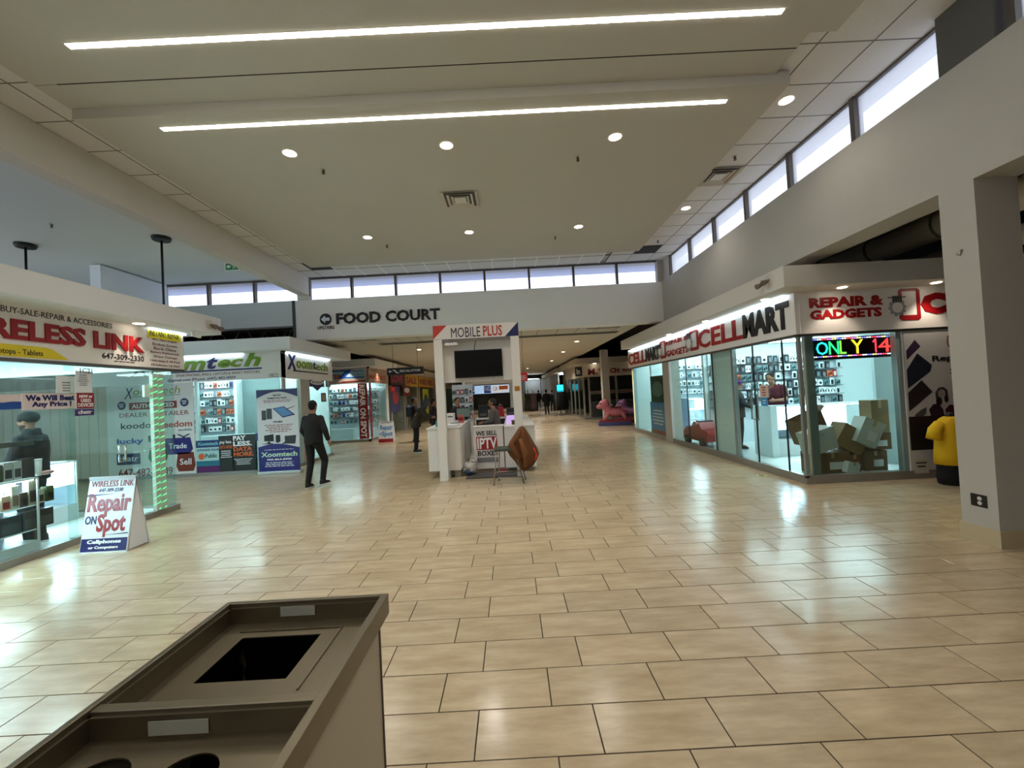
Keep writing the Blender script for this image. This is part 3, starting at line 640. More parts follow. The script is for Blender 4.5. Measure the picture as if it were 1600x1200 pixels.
# ============================================================ SECOND LEFT SHOP (green and navy lettering)
XT, YT = -5.75, 10.40
xt = thing('phone_shop', (-8, 11.8, 0), 'white-fronted phone shop lettered Xoomtech in green and navy, left of the walking man', 'shop')
MB().box(-10.2, XT, YT-0.02, YT+0.1, 0, 0.08).box(XT-0.1, XT, YT+0.1, 13.1, 0, 0.08).build('curb', xt, CURB)
bx('shop_floor', xt, SHOPF, -10.8, XT-0.1, YT+0.1, 13.1, 0, 0.05)
MB().m(CANW).box(-10.9, -5.3, 9.93, 13.7, 3.04, 3.34).build('canopy', xt)
bx('interior_ceiling', xt, SHOPW, -10.8, XT-0.06, YT+0.08, 13.1, 2.62, 2.66)
for k in range(14): MB().box(-13.6+k*0.24, -13.37+k*0.24, 10.42, 10.47, 0.08, 2.38).build('wall_slat', xt, mt((196, 186, 170), 0.6))
bx('slat_backing', xt, mt((120, 112, 100), 0.7), -13.6, -10.24, 10.47, 10.5, 0.0, 3.3)
s1 = bx('sign_board', xt, SIGNW, -10.8, -5.72, YT-0.02, YT+0.06, 2.38, 3.04)
s2 = bx('sign_board', xt, SIGNW, XT-0.04, XT+0.03, YT-0.02, 13.2, 2.36, 3.04)
YS = YT-0.021
tr('X', s1, ry(YS, (205, 589), (235, 560)), NAVY, t=0.015, shear=0.3, bold=0.0)
tr('oo', s1, ry(YS, (238, 583), (282, 568)), GREEN, t=0.015, shear=0.3, bold=0.03); tr('m', s1, ry(YS, (284, 580), (321, 563)), GREEN, t=0.015, shear=0.3, bold=0.03)
tr('t', s1, ry(YS, (324, 577), (340, 558)), NAVY, t=0.015, shear=0.3, bold=0.03); tr('ec', s1, ry(YS, (341, 575), (380, 560)), GREEN, t=0.015, shear=0.3, bold=0.03); tr('h', s1, ry(YS, (381, 573), (407, 550)), GREEN, t=0.015, shear=0.3, bold=0.03)
plate(s1, 'underline', ry(YS, (262, 584), (409, 571.5)).sub(0, 0.02, 1, 0.5), NAVY, 0.01)
tr('SMARTPHONES, IPADS, LAPTOPS & SMART WATCHES', s1, ry(YS, (275, 590), (406, 577.5)).sub(0, 0.0, 1, 0.8), MARO, bold=0.0)
tr('@gmail.com |Phone: (647)-482-0009', s1, ry(YS, (262, 598), (368, 585.5)).sub(0, 0.0, 1, 0.8), NAVY, bold=0.01)
tr('1B22', s1, ry(YS, (421, 589.5), (435, 583)), INK, bold=0.0)
bx('sign_lamp', xt, HEAD, -9.6, -6.75, YT-0.07, YT-0.04, 3.0, 3.03)
XS2 = XT+0.031
tr('X', s2, rx(XS2, (449, 577), (462, 554)), NAVY, t=0.015, shear=0.1, bold=0.02); tr('oom', s2, rx(XS2, (463, 575), (487.5, 566.5)), GREEN, t=0.015, bold=0.02)
tr('t', s2, rx(XS2, (489, 577), (493, 566)), NAVY, t=0.015, bold=0.03); tr('ech', s2, rx(XS2, (494, 578.5), (511, 568.5)), GREEN, t=0.015, bold=0.01)
plate(s2, 'underline', rx(XS2, (458, 580), (512, 583.5)).sub(0, 0, 1, 0.9), INK, 0.01)
bx('sign_lamp', xt, HEAD, XT+0.05, XT+0.08, YT+0.1, 12.95, 3.0, 3.03)
bx('corner_post', xt, WALL, XT-0.06, XT, YT-0.0, YT+0.08, 0.08, 2.4)
bx('front_post', xt, mt((206, 230, 230), 0.4), -8.02, -7.95, YT, YT+0.08, 0.08, 2.38)
bx('side_post', xt, WALL, XT-0.12, XT-0.01, 11.25, 11.75, 0.08, 2.36)
for a, c in ((-7.95, -7.1), (-7.09, -6.2), (-6.19, -5.82)): MB().box(a, c, YT+0.03, YT+0.04, 0.08, 2.38).build('glass_panel', xt, GLASS)
for a, c in ((10.5, 11.25), (11.75, 13.08)): MB().box(XT-0.05, XT-0.04, a, c, 0.08, 2.36).build('glass_panel', xt, GLASS)
bx('back_wall', xt, SHOPW, -10.7, XT-0.06, 13.04, 13.1, 0.05, 2.62)
bx('partition', xt, SHOPW, -10.2, -10.14, YT+0.1, 13.0, 0.05, 2.62); bx('grey_panel', xt, mt((110, 132, 132), 0.4), -8.05, -6.9, 12.26, 12.3, 0.05, 2.5); bx('shelf_post', xt, SHOPW, -8.1, -8.02, 12.0, 12.3, 0.05, 2.5)
for y0 in (10.8, 11.6, 12.4): MB().box(-9.8, -6.1, y0, y0+0.06, 2.58, 2.62).build('tube_lamp', xt, TUBE)
Rp = Rect((-10.2, YT-0.021, 0.085), UX, NZ, (0, -1, 0), 2.18, 2.29)
pp = poster('wall_poster', 'tall white poster of carrier names with Trade and Sell blocks', 'poster', Rp, mt((214, 212, 208), 0.5), t=0.02)
Y2 = YT-0.044
def tp(s, bl, tr_, mat, **k): return tr(s, pp, ry(Y2, bl, tr_), mat, **k)
tp('X', (194, 624), (208, 606), NAVY, shear=0.3, bold=0.0); tp('oomtech', (208, 618), (281, 602), GREEN, bold=0.0, shear=0.2); plate(pp, 'underline', ry(Y2, (207, 620.5), (282, 615)).sub(0, 0, 1, 0.4), INK)
plate(pp, 'red_label', ry(Y2, (202, 641), (276, 624)).sub(0, 0, 1, 0.85), mt((140, 34, 30), 0.5)); tr('AUTHORIZED', pp, ry(Y2-0.004, (206, 638.5), (272, 627)).sub(0, 0, 1, 0.85), WHITE)
tp('DEALER / RETAILER', (187, 653), (295, 640.5), MARO, bold=0.0)
for (x, y) in ((190, 634), (288, 628.5)):
    a = on_y(x, y, Y2); MB().tube([(a[0], Y2, a[1]), (a[0], Y2-0.003, a[1])], 0.105, 24).build('round_badge', pp, mt((34, 44, 100), 0.5)); text('FREE\nSIM', pp, (a[0]-0.06, Y2-0.004, a[1]-0.05), UX, 0.12, 0.1, WHITE, n=(0, -1, 0), bold=0.0)
tp('koodo', (189, 671), (236, 659), INK, bold=0.01); tp('freedom', (245, 669), (300, 656), mt((170, 60, 40), 0.5), bold=0.02); tp('mobile', (279, 673.5), (300, 668.5), INK, bold=0.0)
tp('lucky', (183, 697), (224, 684), BLUE, bold=0.03)
Rb = ry(Y2, (183, 727), (219, 708)); plate(pp, 'navy_label', Rb, mt((52, 62, 96), 0.5)); tr('chatr', pp, Rb.sub(0.08, 0.3, 0.92, 0.8).up(0.004), WHITE, bold=0.0)
tp('647-482-0009', (186, 746), (270, 729), MARO, bold=0.01); tp('BUY', (232, 691), (298, 677.5), INK, bold=0.0)
hexp = [(0, 0.3), (0.12, 0), (0.88, 0), (1, 0.3), (0.92, 1), (0.1, 1)]
for bl, t2, m_, w_ in (((232, 722), (262, 699), mt((60, 120, 60), 0.5), 'Buy'), ((255, 711), (301, 683), mt((20, 26, 110), 0.5), 'Trade'), ((276, 737), (305, 706), mt((110, 40, 22), 0.5), 'Sell')):
    Rh = ry(Y2, bl, t2); shape(pp, 'block', Rh, hexp, m_, 0.004); tr(w_, pp, Rh.sub(0.2, 0.35, 0.8, 0.68).up(0.005), WHITE, bold=0.01)
YG = YT+0.0
def posterY(lbl, bl, t2, mat, Y=YG): R = ry(Y, bl, t2); return poster('window_poster', lbl, 'poster', R, mat), R.up(0.004)
p, R = posterY('blue and white window poster reading Public, left of the dark posters', (308, 739), (343, 687), mt((168, 206, 206), 0.5))
plate(p, 'blue_band', R.sub(0, 0.78, 1, 1), mt((20, 50, 110), 0.4)); tr('Xoomtech', p, R.sub(0.06, 0.84, 0.94, 0.95).up(0.004), mt((120, 190, 190), 0.5), bold=0.03); tr('AUTHORIZED DEALER', p, R.sub(0.04, 0.67, 0.96, 0.73), NAVY)
plate(p, 'teal_band', R.sub(0, 0.2, 1, 0.36), TEAL); plate(p, 'purple_band', R.sub(0, 0, 1, 0.2), mt((84, 24, 90), 0.4)); shape(p, 'orange_disc', R, circ(0.22, 0.5, 0.13, 0.1), ORG); tr('Public', p, R.sub(0.38, 0.45, 0.88, 0.58), mt((20, 70, 60), 0.4))
p, R = posterY('narrow dark window poster with white lettering, middle of three', (343.4, 738), (364, 680), DK)
tr('pay less.', p, R.sub(0.08, 0.76, 0.92, 0.87), WHITE, bold=0.01); tr('DATA MORE', p, R.sub(0.05, 0.64, 0.95, 0.73), ORG, bold=0.01); smallprint(p, R.sub(0.08, 0.38, 0.9, 0.6), 4, PAPER)
p, R = posterY('dark window poster reading PAY LESS. DATA MORE.', (364.6, 737.5), (401, 677.5), DK)
for s, a, c, m_ in (('PAY', 0.84, 0.97, WHITE), ('LESS.', 0.69, 0.82, WHITE), ('DATA', 0.555, 0.67, ORG), ('MORE.', 0.41, 0.53, ORG)): tr(s, p, R.sub(0.04, a, 0.55 if s == 'PAY' else 0.8 if s != 'MORE.' else 0.86, c), m_, bold=0.04)
smallprint(p, R.sub(0.05, 0.18, 0.8, 0.36), 4, PAPER)
p, R = posterY('narrow blue and white poster half behind the roll-up banner', (401.5, 737), (412, 676), mt((170, 204, 210), 0.5)); plate(p, 'blue_band', R.sub(0, 0.8, 1, 1), mt((24, 50, 100), 0.4))
# roll-up banner
Rb = ry(10.12, (405.5, 739), (464.5, 608)); bn = thing('roll_up_banner', Rb.P+Rb.u*(Rb.w/2)-NZ*Rb.P.z, 'tall white and navy roll-up banner with tablets and computers beside the walking man', 'banner')
Rb = Rect((Rb.P.x, 10.12, 0.07), UX, NZ, (0, -1, 0), Rb.w, 2.0)
plate(bn, 'banner_sheet', Rb, mt((208, 204, 206), 0.5)); bx('base', bn, mt((196, 196, 198), 0.3, 0.6), Rb.P.x-0.02, Rb.P.x+Rb.w+0.02, 10.06, 10.22, 0, 0.07, ch=0.01)
bx('top_rail', bn, ALU, Rb.P.x, Rb.P.x+Rb.w, 10.11, 10.13, 2.07, 2.085); MB().tube([(Rb.P.x+Rb.w/2, 10.15, 0.07), (Rb.P.x+Rb.w/2, 10.15, 2.07)], 0.008, 8).build('support_pole', bn, ALU)
R = Rb.up(0.004); arc = [(k/12, 0.90+0.075*math.sin(PI*k/12)) for k in range(13)]
shape(bn, 'navy_arc', R, [(0, 1.0)]+arc+[(1, 1.0)], NAVY)
arc = [(1-k/12, 0.30+0.035*math.sin(PI*(1-k/12)*1.2)) for k in range(13)]
shape(bn, 'navy_field', R, [(0, 0), (1, 0)]+arc, mt((28, 26, 110), 0.45))
for s, a, c, d, e, m_ in (('WE FIX', 0.4, 0.92, 0.6, 0.94, INK), ('WHILE YOU WAIT', 0.26, 0.885, 0.74, 0.905, INK), ('WE SELL', 0.38, 0.595, 0.62, 0.615, INK), ('Xoomtech', 0.06, 0.175, 0.94, 0.235, mt((190, 220, 190), 0.4)), ('905-864-8900', 0.2, 0.13, 0.8, 0.155, WHITE)): tr(s, bn, R.sub(a, c, d, e).up(0.004), m_, bold=0.03)
smallprint(bn, R.sub(0.15, 0.84, 0.85, 0.875), 2, MARO); smallprint(bn, R.sub(0.15, 0.47, 0.88, 0.575), 5, MARO); smallprint(bn, R.sub(0.08, 0.05, 0.92, 0.115).up(0.004), 3, PAPER); smallprint(bn, R.sub(0.1, 0.255, 0.9, 0.27).up(0.004), 1, PAPER)
shape(bn, 'tablet_print', R, [(0.38, 0.77), (0.66, 0.79), (0.93, 0.68), (0.62, 0.65)], NAVY); shape(bn, 'tablet_screen', R.up(0.003), [(0.42, 0.765), (0.65, 0.78), (0.86, 0.69), (0.62, 0.665)], mt((70, 120, 170), 0.3))
shape(bn, 'stylus_print', R, [(0.7, 0.755), (0.92, 0.79), (0.93, 0.785), (0.71, 0.745)], INK)
for a, c in (((0.11, 0.63), (0.22, 0.75)), ((0.23, 0.64), (0.36, 0.77))): plate(bn, 'phone_print', Rect(R.P+R.u*(R.w*a[0])+R.v*(R.h*a[1]), R.u, R.v, R.n, R.w*(c[0]-a[0]), R.h*(c[1]-a[1])), mt((40, 42, 46), 0.4), 0.002)
shape(bn, 'monitor_print', R, [(0.15, 0.37), (0.38, 0.365), (0.38, 0.455), (0.15, 0.44)], mt((24, 28, 30), 0.3)); shape(bn, 'monitor_foot_print', R, [(0.06, 0.335), (0.42, 0.33), (0.3, 0.345), (0.28, 0.365), (0.24, 0.365), (0.22, 0.345)], mt((30, 30, 32), 0.4))
shape(bn, 'tower_print', R, [(0.43, 0.35), (0.49, 0.345), (0.54, 0.36), (0.54, 0.44), (0.43, 0.44)], INK); shape(bn, 'laptop_print', R, [(0.56, 0.33), (0.9, 0.325), (0.93, 0.43), (0.65, 0.425), (0.65, 0.355)], mt((40, 40, 44), 0.4))
# hanging shield signs on the side window
R = rx(XT+0.0, (484, 611), (506, 593)); p = poster('window_sign', 'blue and white shield-shaped sign lettered KAZA on the side window', 'sign', R.sub(0, 0.35, 1, 1), NAVY); shape(p, 'oval', R.up(0.004), circ(0.5, 0.72, 0.45, 0.2), WHITE); tr('KAZA', p, R.sub(0.18, 0.64, 0.84, 0.8).up(0.008), NAVY); shape(p, 'arrow_point', R, [(0.2, 0.35), (0.8, 0.35), (0.5, 0.02)], NAVY)
p = poster('window_sign', 'small grey square sticker right of the shield sign', 'sign', rx(XT, (509, 604.5), (516, 594)), GREY); smallprint(p, rx(XT+0.004, (510, 603), (515, 596)), 3, PAPER)
p = poster('window_sign', 'small dark picture card below the shield sign', 'sign', rx(XT, (502, 628), (509, 614)), INK); plate(p, 'picture', rx(XT+0.004, (503, 626), (508, 616)), mt((180, 150, 140), 0.5))

# ============================================================ PRODUCTS
def pk_mesh(name, w, h, d, c, c2, kind):
    b = MB(); b.m(mt(c, 0.35)); b.box(-w/2, w/2, 0, d, 0, h)
    b.m(mt(c2, 0.25))
    if kind == 'round': b.prism([(w*0.3*math.cos(2*PI*k/12), -0.002, h*0.45+w*0.3*math.sin(2*PI*k/12)) for k in range(12)], (0, 1, 0), 0.003)
    elif kind == 'phone': b.box(-w*0.3, w*0.3, -0.003, 0, h*0.1, h*0.72)
    elif kind == 'pair': b.box(-w*0.35, -w*0.05, -0.003, 0, h*0.15, h*0.6).box(w*0.05, w*0.35, -0.003, 0, h*0.3, h*0.75)
    elif kind == 'cans':
        b.tube([(w*0.28*math.cos(a), -0.002, h*0.5+w*0.3*math.sin(a)) for a in [PI*k/8 for k in range(9)]], 0.006, 5); b.ell((-w*0.28, -0.004, h*0.42), (0.014, 0.008, 0.022), 6, 4).ell((w*0.28, -0.004, h*0.42), (0.014, 0.008, 0.022), 6, 4)
    o = b.build(name); me = o.data; bpy.data.objects.remove(o); return me
KINDS = [('white box with round print', pk_mesh('p', 0.10, 0.13, 0.05, (226, 232, 234), (30, 40, 46), 'round'), 'round'),
         ('black case package', pk_mesh('p', 0.085, 0.15, 0.03, (26, 32, 36), (120, 132, 138), 'phone'), 'phone'),
         ('white case package', pk_mesh('p', 0.085, 0.15, 0.03, (220, 230, 232), (24, 30, 34), 'phone'), 'phone'),
         ('white headphone box', pk_mesh('p', 0.11, 0.14, 0.06, (230, 234, 236), (20, 22, 28), 'cans'), 'cans'),
         ('red package', pk_mesh('p', 0.08, 0.14, 0.03, (156, 40, 44), (230, 210, 210), 'phone'), 'phone'),
         ('teal grey box', pk_mesh('p', 0.10, 0.12, 0.05, (96, 132, 136), (28, 36, 44), 'pair'), 'pair'),
         ('orange box', pk_mesh('p', 0.11, 0.13, 0.05, (206, 98, 56), (60, 30, 30), 'pair'), 'pair'),
         ('violet package', pk_mesh('p', 0.09, 0.15, 0.04, (62, 72, 140), (20, 20, 40), 'phone'), 'phone')]
KNAME = ['speaker_box', 'phone_case', 'phone_case', 'headphone_box', 'cable_package', 'earbud_box', 'charger_box', 'screen_protector']
ORD = ['topmost', 'second', 'third', 'fourth', 'fifth', 'sixth', 'lowest']
def shelves(label, x0, x1, y, zs, where, pitch, weights, dep=0.16, skip=0.06, parent_mat=None, blocked=()):
    t = thing('wall_shelf_unit', ((x0+x1)/2, y, 0.05), label, 'shelving')
    bx('slatwall', t, mt((216, 230, 236), 0.4), x0, x1, y-0.03, y, 0.06, max(zs)+0.35)
    for i, z in enumerate(zs):
        MB().box(x0, x1, y-0.03-dep, y-0.03, z-0.012, z).build('shelf', t, mt((70, 80, 88), 0.35))
        x = x0+pitch*0.6
        while x < x1-pitch*0.5:
            if random.random() > skip and not any(a < x < b_ for a, b_ in blocked):
                q = random.choices(range(8), weights)[0]
                o = bpy.data.objects.new(KNAME[q], KINDS[q][1]); COL.objects.link(o)
                o.location = (x, y-0.03-dep+0.01+random.uniform(0, 0.01), z); s = random.uniform(1.08, 1.28); o.scale = (s, 1, s)
                part = ['left', 'middle left', 'middle right', 'right'][min(3, int(4*(x-x0)/(x1-x0)))]
                lb = f'{KINDS[q][0]}, {ORD[i]} shelf, {part} part, {where}'
                tag(o, lb, 'package', lb)
            x += pitch*random.uniform(0.95, 1.15)
    return t
shelves('lit shelf unit of boxed accessories inside the second left shop', -9.7, -8.1, 12.3, [2.28, 2.02, 1.76, 1.50, 1.24, 1.0], 'second shop from left', 0.12, (6, 5, 4, 4, 1, 4, 2, 1))
bx('product_counter', xt, mt((200, 222, 224), 0.3), -9.4, -6.4, 11.2, 11.6, 0.05, 0.93)

# ============================================================ THIRD LEFT SHOP (red vertical banner)
mz = thing('phone_shop', (-7, 18, 0), 'brightly lit phone shop with a red vertical REPAIR ON SPOT banner, left of the A-frame', 'shop')
XZ, YZ = -5.8, 16.75
MB().box(-9, XZ, YZ, YZ+0.1, 0, 0.1).box(XZ-0.1, XZ, YZ, 19.4, 0, 0.1).build('curb', mz, CURB)
MB().m(CANW).box(-9.2, -5.35, YZ-0.45, 19.6, 3.04, 3.34).build('canopy', mz)
s1 = bx('sign_board', mz, mt((196, 176, 168), 0.5), -9, XZ, YZ-0.02, YZ+0.06, 2.40, 3.04); s2 = bx('sign_board', mz, mt((176, 150, 132), 0.5), XZ-0.03, XZ+0.03, YZ-0.02, 19.4, 2.40, 3.04)
Yz = YZ-0.021
R = ry(Yz, (508, 594), (570, 576)); plate(s1, 'blue_panel', R, mt((150, 186, 204), 0.4)); tr('MASTER', s1, ry(Yz-0.005, (498, 594), (534, 585)), RED, bold=0.03); shape(s1, 'blue_letter_z', R.up(0.005), [(0.02, 0.98), (0.68, 0.98), (0.52, 0.22), (0.98, 0.18), (0.98, 0.05), (0.33, 0.08), (0.5, 0.8), (0.02, 0.82)], BLUE)
tr('Repair', s1, ry(Yz-0.005, (551, 582), (567, 577.5)), BLUE, bold=0.0); tr('on Spot', s1, ry(Yz-0.005, (549, 588), (568, 583.5)), BLUE, bold=0.0)
shape(s1, 'red_swoosh', ry(Yz, (528, 599), (571, 593.5)), [(0, 0), (0.2, 0.8), (1, 0.9), (1, 0.3)], MARO)
tr('MASTERZ', s2, rx(XZ+0.031, (577, 592), (603, 588)), mt((160, 60, 30), 0.5), bold=0.03); smallprint(s2, rx(XZ+0.031, (579, 597), (604, 596)), 1, MARO); tr('1A41', s2, rx(XZ+0.031, (578, 579), (589, 578)), INK, bold=0.0)
Rr = Rect((-6.24, YZ-0.02, 0.12), UX, NZ, (0, -1, 0), 0.38, 2.27); p = thing('vertical_banner', (-6.05, YZ, 0.1), 'dark red vertical banner reading REPAIR ON SPOT', 'banner'); plate(p, 'sheet', Rr, mt((126, 22, 32), 0.5), 0.01); plate(p, 'side_sheet', Rect((XZ+0.005, YZ, 0.12), UYP, NZ, (1, 0, 0), 0.25, 2.27), mt((126, 40, 36), 0.5), 0.004)
text('REPAIR ON SPOT', p, (Rr.P.x+0.06, YZ-0.031, 2.33), (0, 0, -1), 2.15, 0.24, WHITE, n=(0, -1, 0), v=(1, 0, 0), t=0.004, bold=0.03)
for a, c in ((-9, -7.5), (-7.49, -6.26)): MB().box(a, c, YZ+0.03, YZ+0.04, 0.1, 2.4).build('glass_panel', mz, GLASS)
MB().box(XZ-0.05, XZ-0.04, 17.0, 19.35, 0.1, 2.4).build('glass_panel', mz, GLASS)
bx('side_post', mz, SHOPW, XZ-0.1, XZ, 19.1, 19.4, 0.1, 2.4)
bx('shop_floor', mz, SHOPF, -9, XZ-0.1, YZ+0.1, 19.4, 0, 0.05); bx('interior_ceiling', mz, SHOPW, -9, XZ-0.06, YZ+0.08, 19.4, 2.62, 2.66); bx('back_wall', mz, SHOPW, -9, XZ-0.05, 19.34, 19.4, 0.05, 2.62); bx('partition', mz, SHOPW, -9.05, -9, YZ, 19.4, 0.05, 2.62)
for y0 in (17.1, 18.2): MB().box(-8.5, -6.2, y0, y0+0.08, 2.58, 2.62).build('tube_lamp', mz, TUBE)
shelves('lit shelf unit of packages inside the shop with the red vertical banner', -8.2, -5.95, 18.6, [2.1, 1.82, 1.54, 1.26, 0.98, 0.7], 'red banner shop', 0.17, (4, 4, 6, 4, 1, 5, 1, 1))
bx('display_counter', mz, mt((206, 226, 228), 0.3), -8.0, -6.8, 17.5, 17.9, 0.05, 0.5)
def face2(t, R):
    tr('Repair', t, R.sub(0.08, 0.52, 0.94, 0.82), mt((60, 130, 190), 0.4), bold=0.03); tr('Spot', t, R.sub(0.22, 0.22, 0.94, 0.52), mt((60, 130, 190), 0.4), bold=0.03); tr('ON', t, R.sub(0.02, 0.34, 0.2, 0.46), NAVY)
    plate(t, 'red_band', R.sub(0, 0.0, 1, 0.16), RED, 0.002); smallprint(t, R.sub(0.1, 0.88, 0.9, 0.96), 1, GREY)
aframe('small white and red A-frame sign reading Repair Spot before the lit shop', -5.30, -4.72, 16.15, 16.5, 0.98-0.17, face2)
# shops further along the left side
def far_shop(label, y0, y1, sign, signc, glow, words, wc):
    t = thing('shop_front', (-6.5, (y0+y1)/2, 0), label, 'shop')
    MB().m(mt((196, 190, 180), 0.6)).box(-9, -5.35, y0, y1, 3.04, 3.34).build('canopy', t)
    s = bx('sign_board', t, mt(signc, 0.5), -9, -5.75, y0, y1-0.05, 2.35, 3.02)
    bx('back_wall', t, mt(glow, 0.6), -8, -7.9, y0+0.1, y1-0.1, 0, 2.4); bx('side_wall', t, mt((176, 172, 166), 0.6), -8, -5.8, y1-0.15, y1-0.05, 0, 2.4); bx('front_post', t, mt((150, 148, 142), 0.5), -5.95, -5.78, y0, y0+0.2, 0, 2.4)
    bx('glass_panel', t, GLASS, -5.85, -5.84, y0+0.2, y1-0.2, 0.1, 2.4); bx('tube_lamp', t, TUBE, -7.6, -7.4, y0+0.2, y1-0.3, 2.38, 2.42)
    u = 0.9/len(words)
    for i, w_ in enumerate(words): text(w_, s, (-5.749, y0+(y1-y0)*(0.05+u*i), 2.5), UYP, (y1-y0)*u*0.85, 0.38, mt(wc, 0.5), n=(1, 0, 0), bold=0.03)
    text(words[0], s, (-7.3, y0-0.001, 2.5), UX, 1.3, 0.34, mt(wc, 0.5), n=(0, -1, 0), bold=0.02)
    return t
far_shop('narrow shop with a dark purple and pink sign beside the lit shop', 19.7, 22.4, 'x', (60, 26, 40), (120, 96, 90), ['LOVE'], (190, 60, 90))
far_shop('shop with a yellow sign behind the standing customer', 22.5, 25.6, 'x', (200, 160, 40), (150, 150, 150), ['SALE'], (150, 30, 30))
far_shop('far shop with a wide orange yellow sign beside the kiosk post', 25.8, 31.0, 'x', (206, 148, 40), (190, 200, 206), ['MOBILE', 'WORLD'], (120, 40, 24))
far_shop('farthest left shop hidden mostly by the kiosk', 31.2, 44, 'x', (150, 150, 150), (150, 150, 150), ['SHOES'], (80, 40, 40))
def wallposter(lab, bl, t2, X, c, c2):
    R = rx(X, bl, t2); p = poster('wall_poster', lab, 'poster', R, mt(c, 0.5)); shape(p, 'printed_shape', R.up(0.004), circ(0.5, 0.55, 0.35, 0.25, 12), mt(c2, 0.5)); return p
wallposter('red heart-like poster on the narrow shop front', (610, 613), (618, 604), -5.76, (200, 30, 36), (230, 90, 90))
wallposter('tall blue red poster on the narrow shop front', (612, 645), (624, 604), -5.77, (60, 66, 120), (170, 60, 60))
wallposter('dark red and white poster above the standing customer', (630, 619), (641, 603), -5.7, (130, 20, 30), (230, 230, 235))
wallposter('bright yellow green vertical poster right of the standing customer', (662, 648), (669, 608), -5.7, (196, 206, 40), (40, 60, 30))
es = thing('escalator_sign', (-3.6, 14, 2.6), 'black hanging ESCALATOR sign with white lettering', 'sign')
bx('sign_box', es, INK, -4.20, -2.96, 14.0, 14.12, 2.50, 2.74)
R = Rect((-4.20, 13.998, 2.50), UX, NZ, (0, -1, 0), 1.24, 0.24)
tr('ESCALATOR', es, R.sub(0.36, 0.36, 0.93, 0.68), WHITE, bold=0.02); shape(es, 'arrow', R, [(0.04, 0.52), (0.09, 0.75), (0.09, 0.58), (0.14, 0.58), (0.14, 0.46), (0.09, 0.46), (0.09, 0.3)], WHITE); shape(es, 'stair_symbol', R, [(0.17, 0.72), (0.22, 0.75), (0.29, 0.35), (0.34, 0.32), (0.33, 0.22), (0.26, 0.24), (0.20, 0.6), (0.165, 0.62)], WHITE)
for x in (-4.0, -3.15): MB().tube([(x, 14.06, 2.74), (x, 14.06, 3.5)], 0.008, 6).build('hanger', es, ALU)

# ============================================================ CORNER SHOP ON THE RIGHT
XC, YC = 4.60, 6.48
cm = thing('phone_shop', (6.5, 9, 0), 'glass corner phone shop on the right lettered CELLMART in red and black', 'shop')
MB().box(XC, XC+0.1, YC, 15.5, 0, 0.13).box(XC+0.1, 8.0, YC, YC+0.1, 0, 0.13).build('curb', cm, CURB)
bx('shop_floor', cm, SHOPF, XC+0.1, 10.0, YC+0.1, 15.5, 0, 0.08)
MB().m(mt((208, 203, 192), 0.6, name='canopy_cream')).box(4.10, 10.2, 5.98, 14.9, 3.04, 3.35).build('canopy', cm)
s1 = bx('sign_board', cm, SIGNW, XC-0.03, XC+0.04, YC-0.02, 15.7, 2.38, 3.04); s2 = bx('sign_board', cm, SIGNW, XC+0.04, 8.2, YC-0.03, YC+0.04, 2.38, 3.04)
bx('sign_rail', cm, ALU, XC-0.04, XC+0.04, YC, 15.7, 2.34, 2.38); bx('sign_rail', cm, ALU, XC, 8.2, YC-0.02, YC+0.04, 2.34, 2.38)
XS3 = XC-0.031
def tx(s, bl, t2, mat, **k): return tr(s, s1, rx(XS3, bl, t2), mat, t=0.015, **k)
tx('CELL', (1092, 545.5), (1161, 495.5), RED, bold=0.025); tx('MART', (1162.5, 529.5), (1232, 469), INK, bold=0.045)
tx('REPAIR &', (1041, 540.5), (1074.5, 523.5), RED, bold=0.02); tx('GADGETS', (1042, 558), (1074.5, 540), RED, bold=0.02)
tx('MART', (1009.5, 565.5), (1030, 538.5), INK, bold=0.06); tx('CELL', (983, 571.5), (1008.5, 545.5), RED, bold=0.03)
def phone_icon(parent, R, depth=0.02):
    o = [(0.12, 0), (0.88, 0), (1, 0.06), (1, 0.94), (0.88, 1), (0.12, 1), (0, 0.94), (0, 0.06)]
    P = lambda x, y: R.P+R.u*(R.w*x)+R.v*(R.h*y)
    b = MB(); b.m(RED); i_ = [(0.16, 0.16), (0.84, 0.16), (0.84, 0.16), (0.84, 0.92), (0.84, 0.92), (0.16, 0.92), (0.16, 0.92), (0.16, 0.16)]
    for k in range(8):
        j = (k+1) % 8; b.prism([P(*o[k]), P(*o[j]), P(*i_[j]), P(*i_[k])] if i_[j] != i_[k] else [P(*o[k]), P(*o[j]), P(*i_[k])], R.n, depth)
    b.build('phone_symbol', parent)
    g = MB(); c = (-0.08, 0.42); n = 10; gw = 0.42; gh = gw*R.w/R.h
    pts = []
    for k in range(n*4): a = 2*PI*k/(n*4); rr = 1.0 if k % 4 < 2 else 0.82; pts.append(P(c[0]+gw*rr*math.cos(a), c[1]+gh*rr*math.sin(a)))
    g.m(mt((150, 156, 158), 0.4)).prism(pts, R.n, depth*1.1)
    g.m(SIGNW).prism([P(c[0]+gw*0.6*math.cos(2*PI*k/16), c[1]+gh*0.6*math.sin(2*PI*k/16)) for k in range(16)], R.n, depth*1.15)
    g.m(INK)
    for q in range(4): x = c[0]-0.2+0.11*q; g.prism([P(x, c[1]+gh*0.55), P(x+0.08, c[1]+gh*0.55), P(x+0.08, c[1]+gh*1.3), P(x, c[1]+gh*1.3)], R.n, depth*1.2)
    g.tube([P(c[0]-gw*1.0, c[1]+gh*1.15), P(c[0]+gw*1.0, c[1]+gh*1.15)], 0.008, 6); g.tube([P(c[0]-gw*0.35, c[1]-gh*0.25), P(c[0], c[1]-gh*0.42), P(c[0]+gw*0.35, c[1]-gh*0.25)], 0.006, 6)
    g.build('fist_gear_symbol', parent)
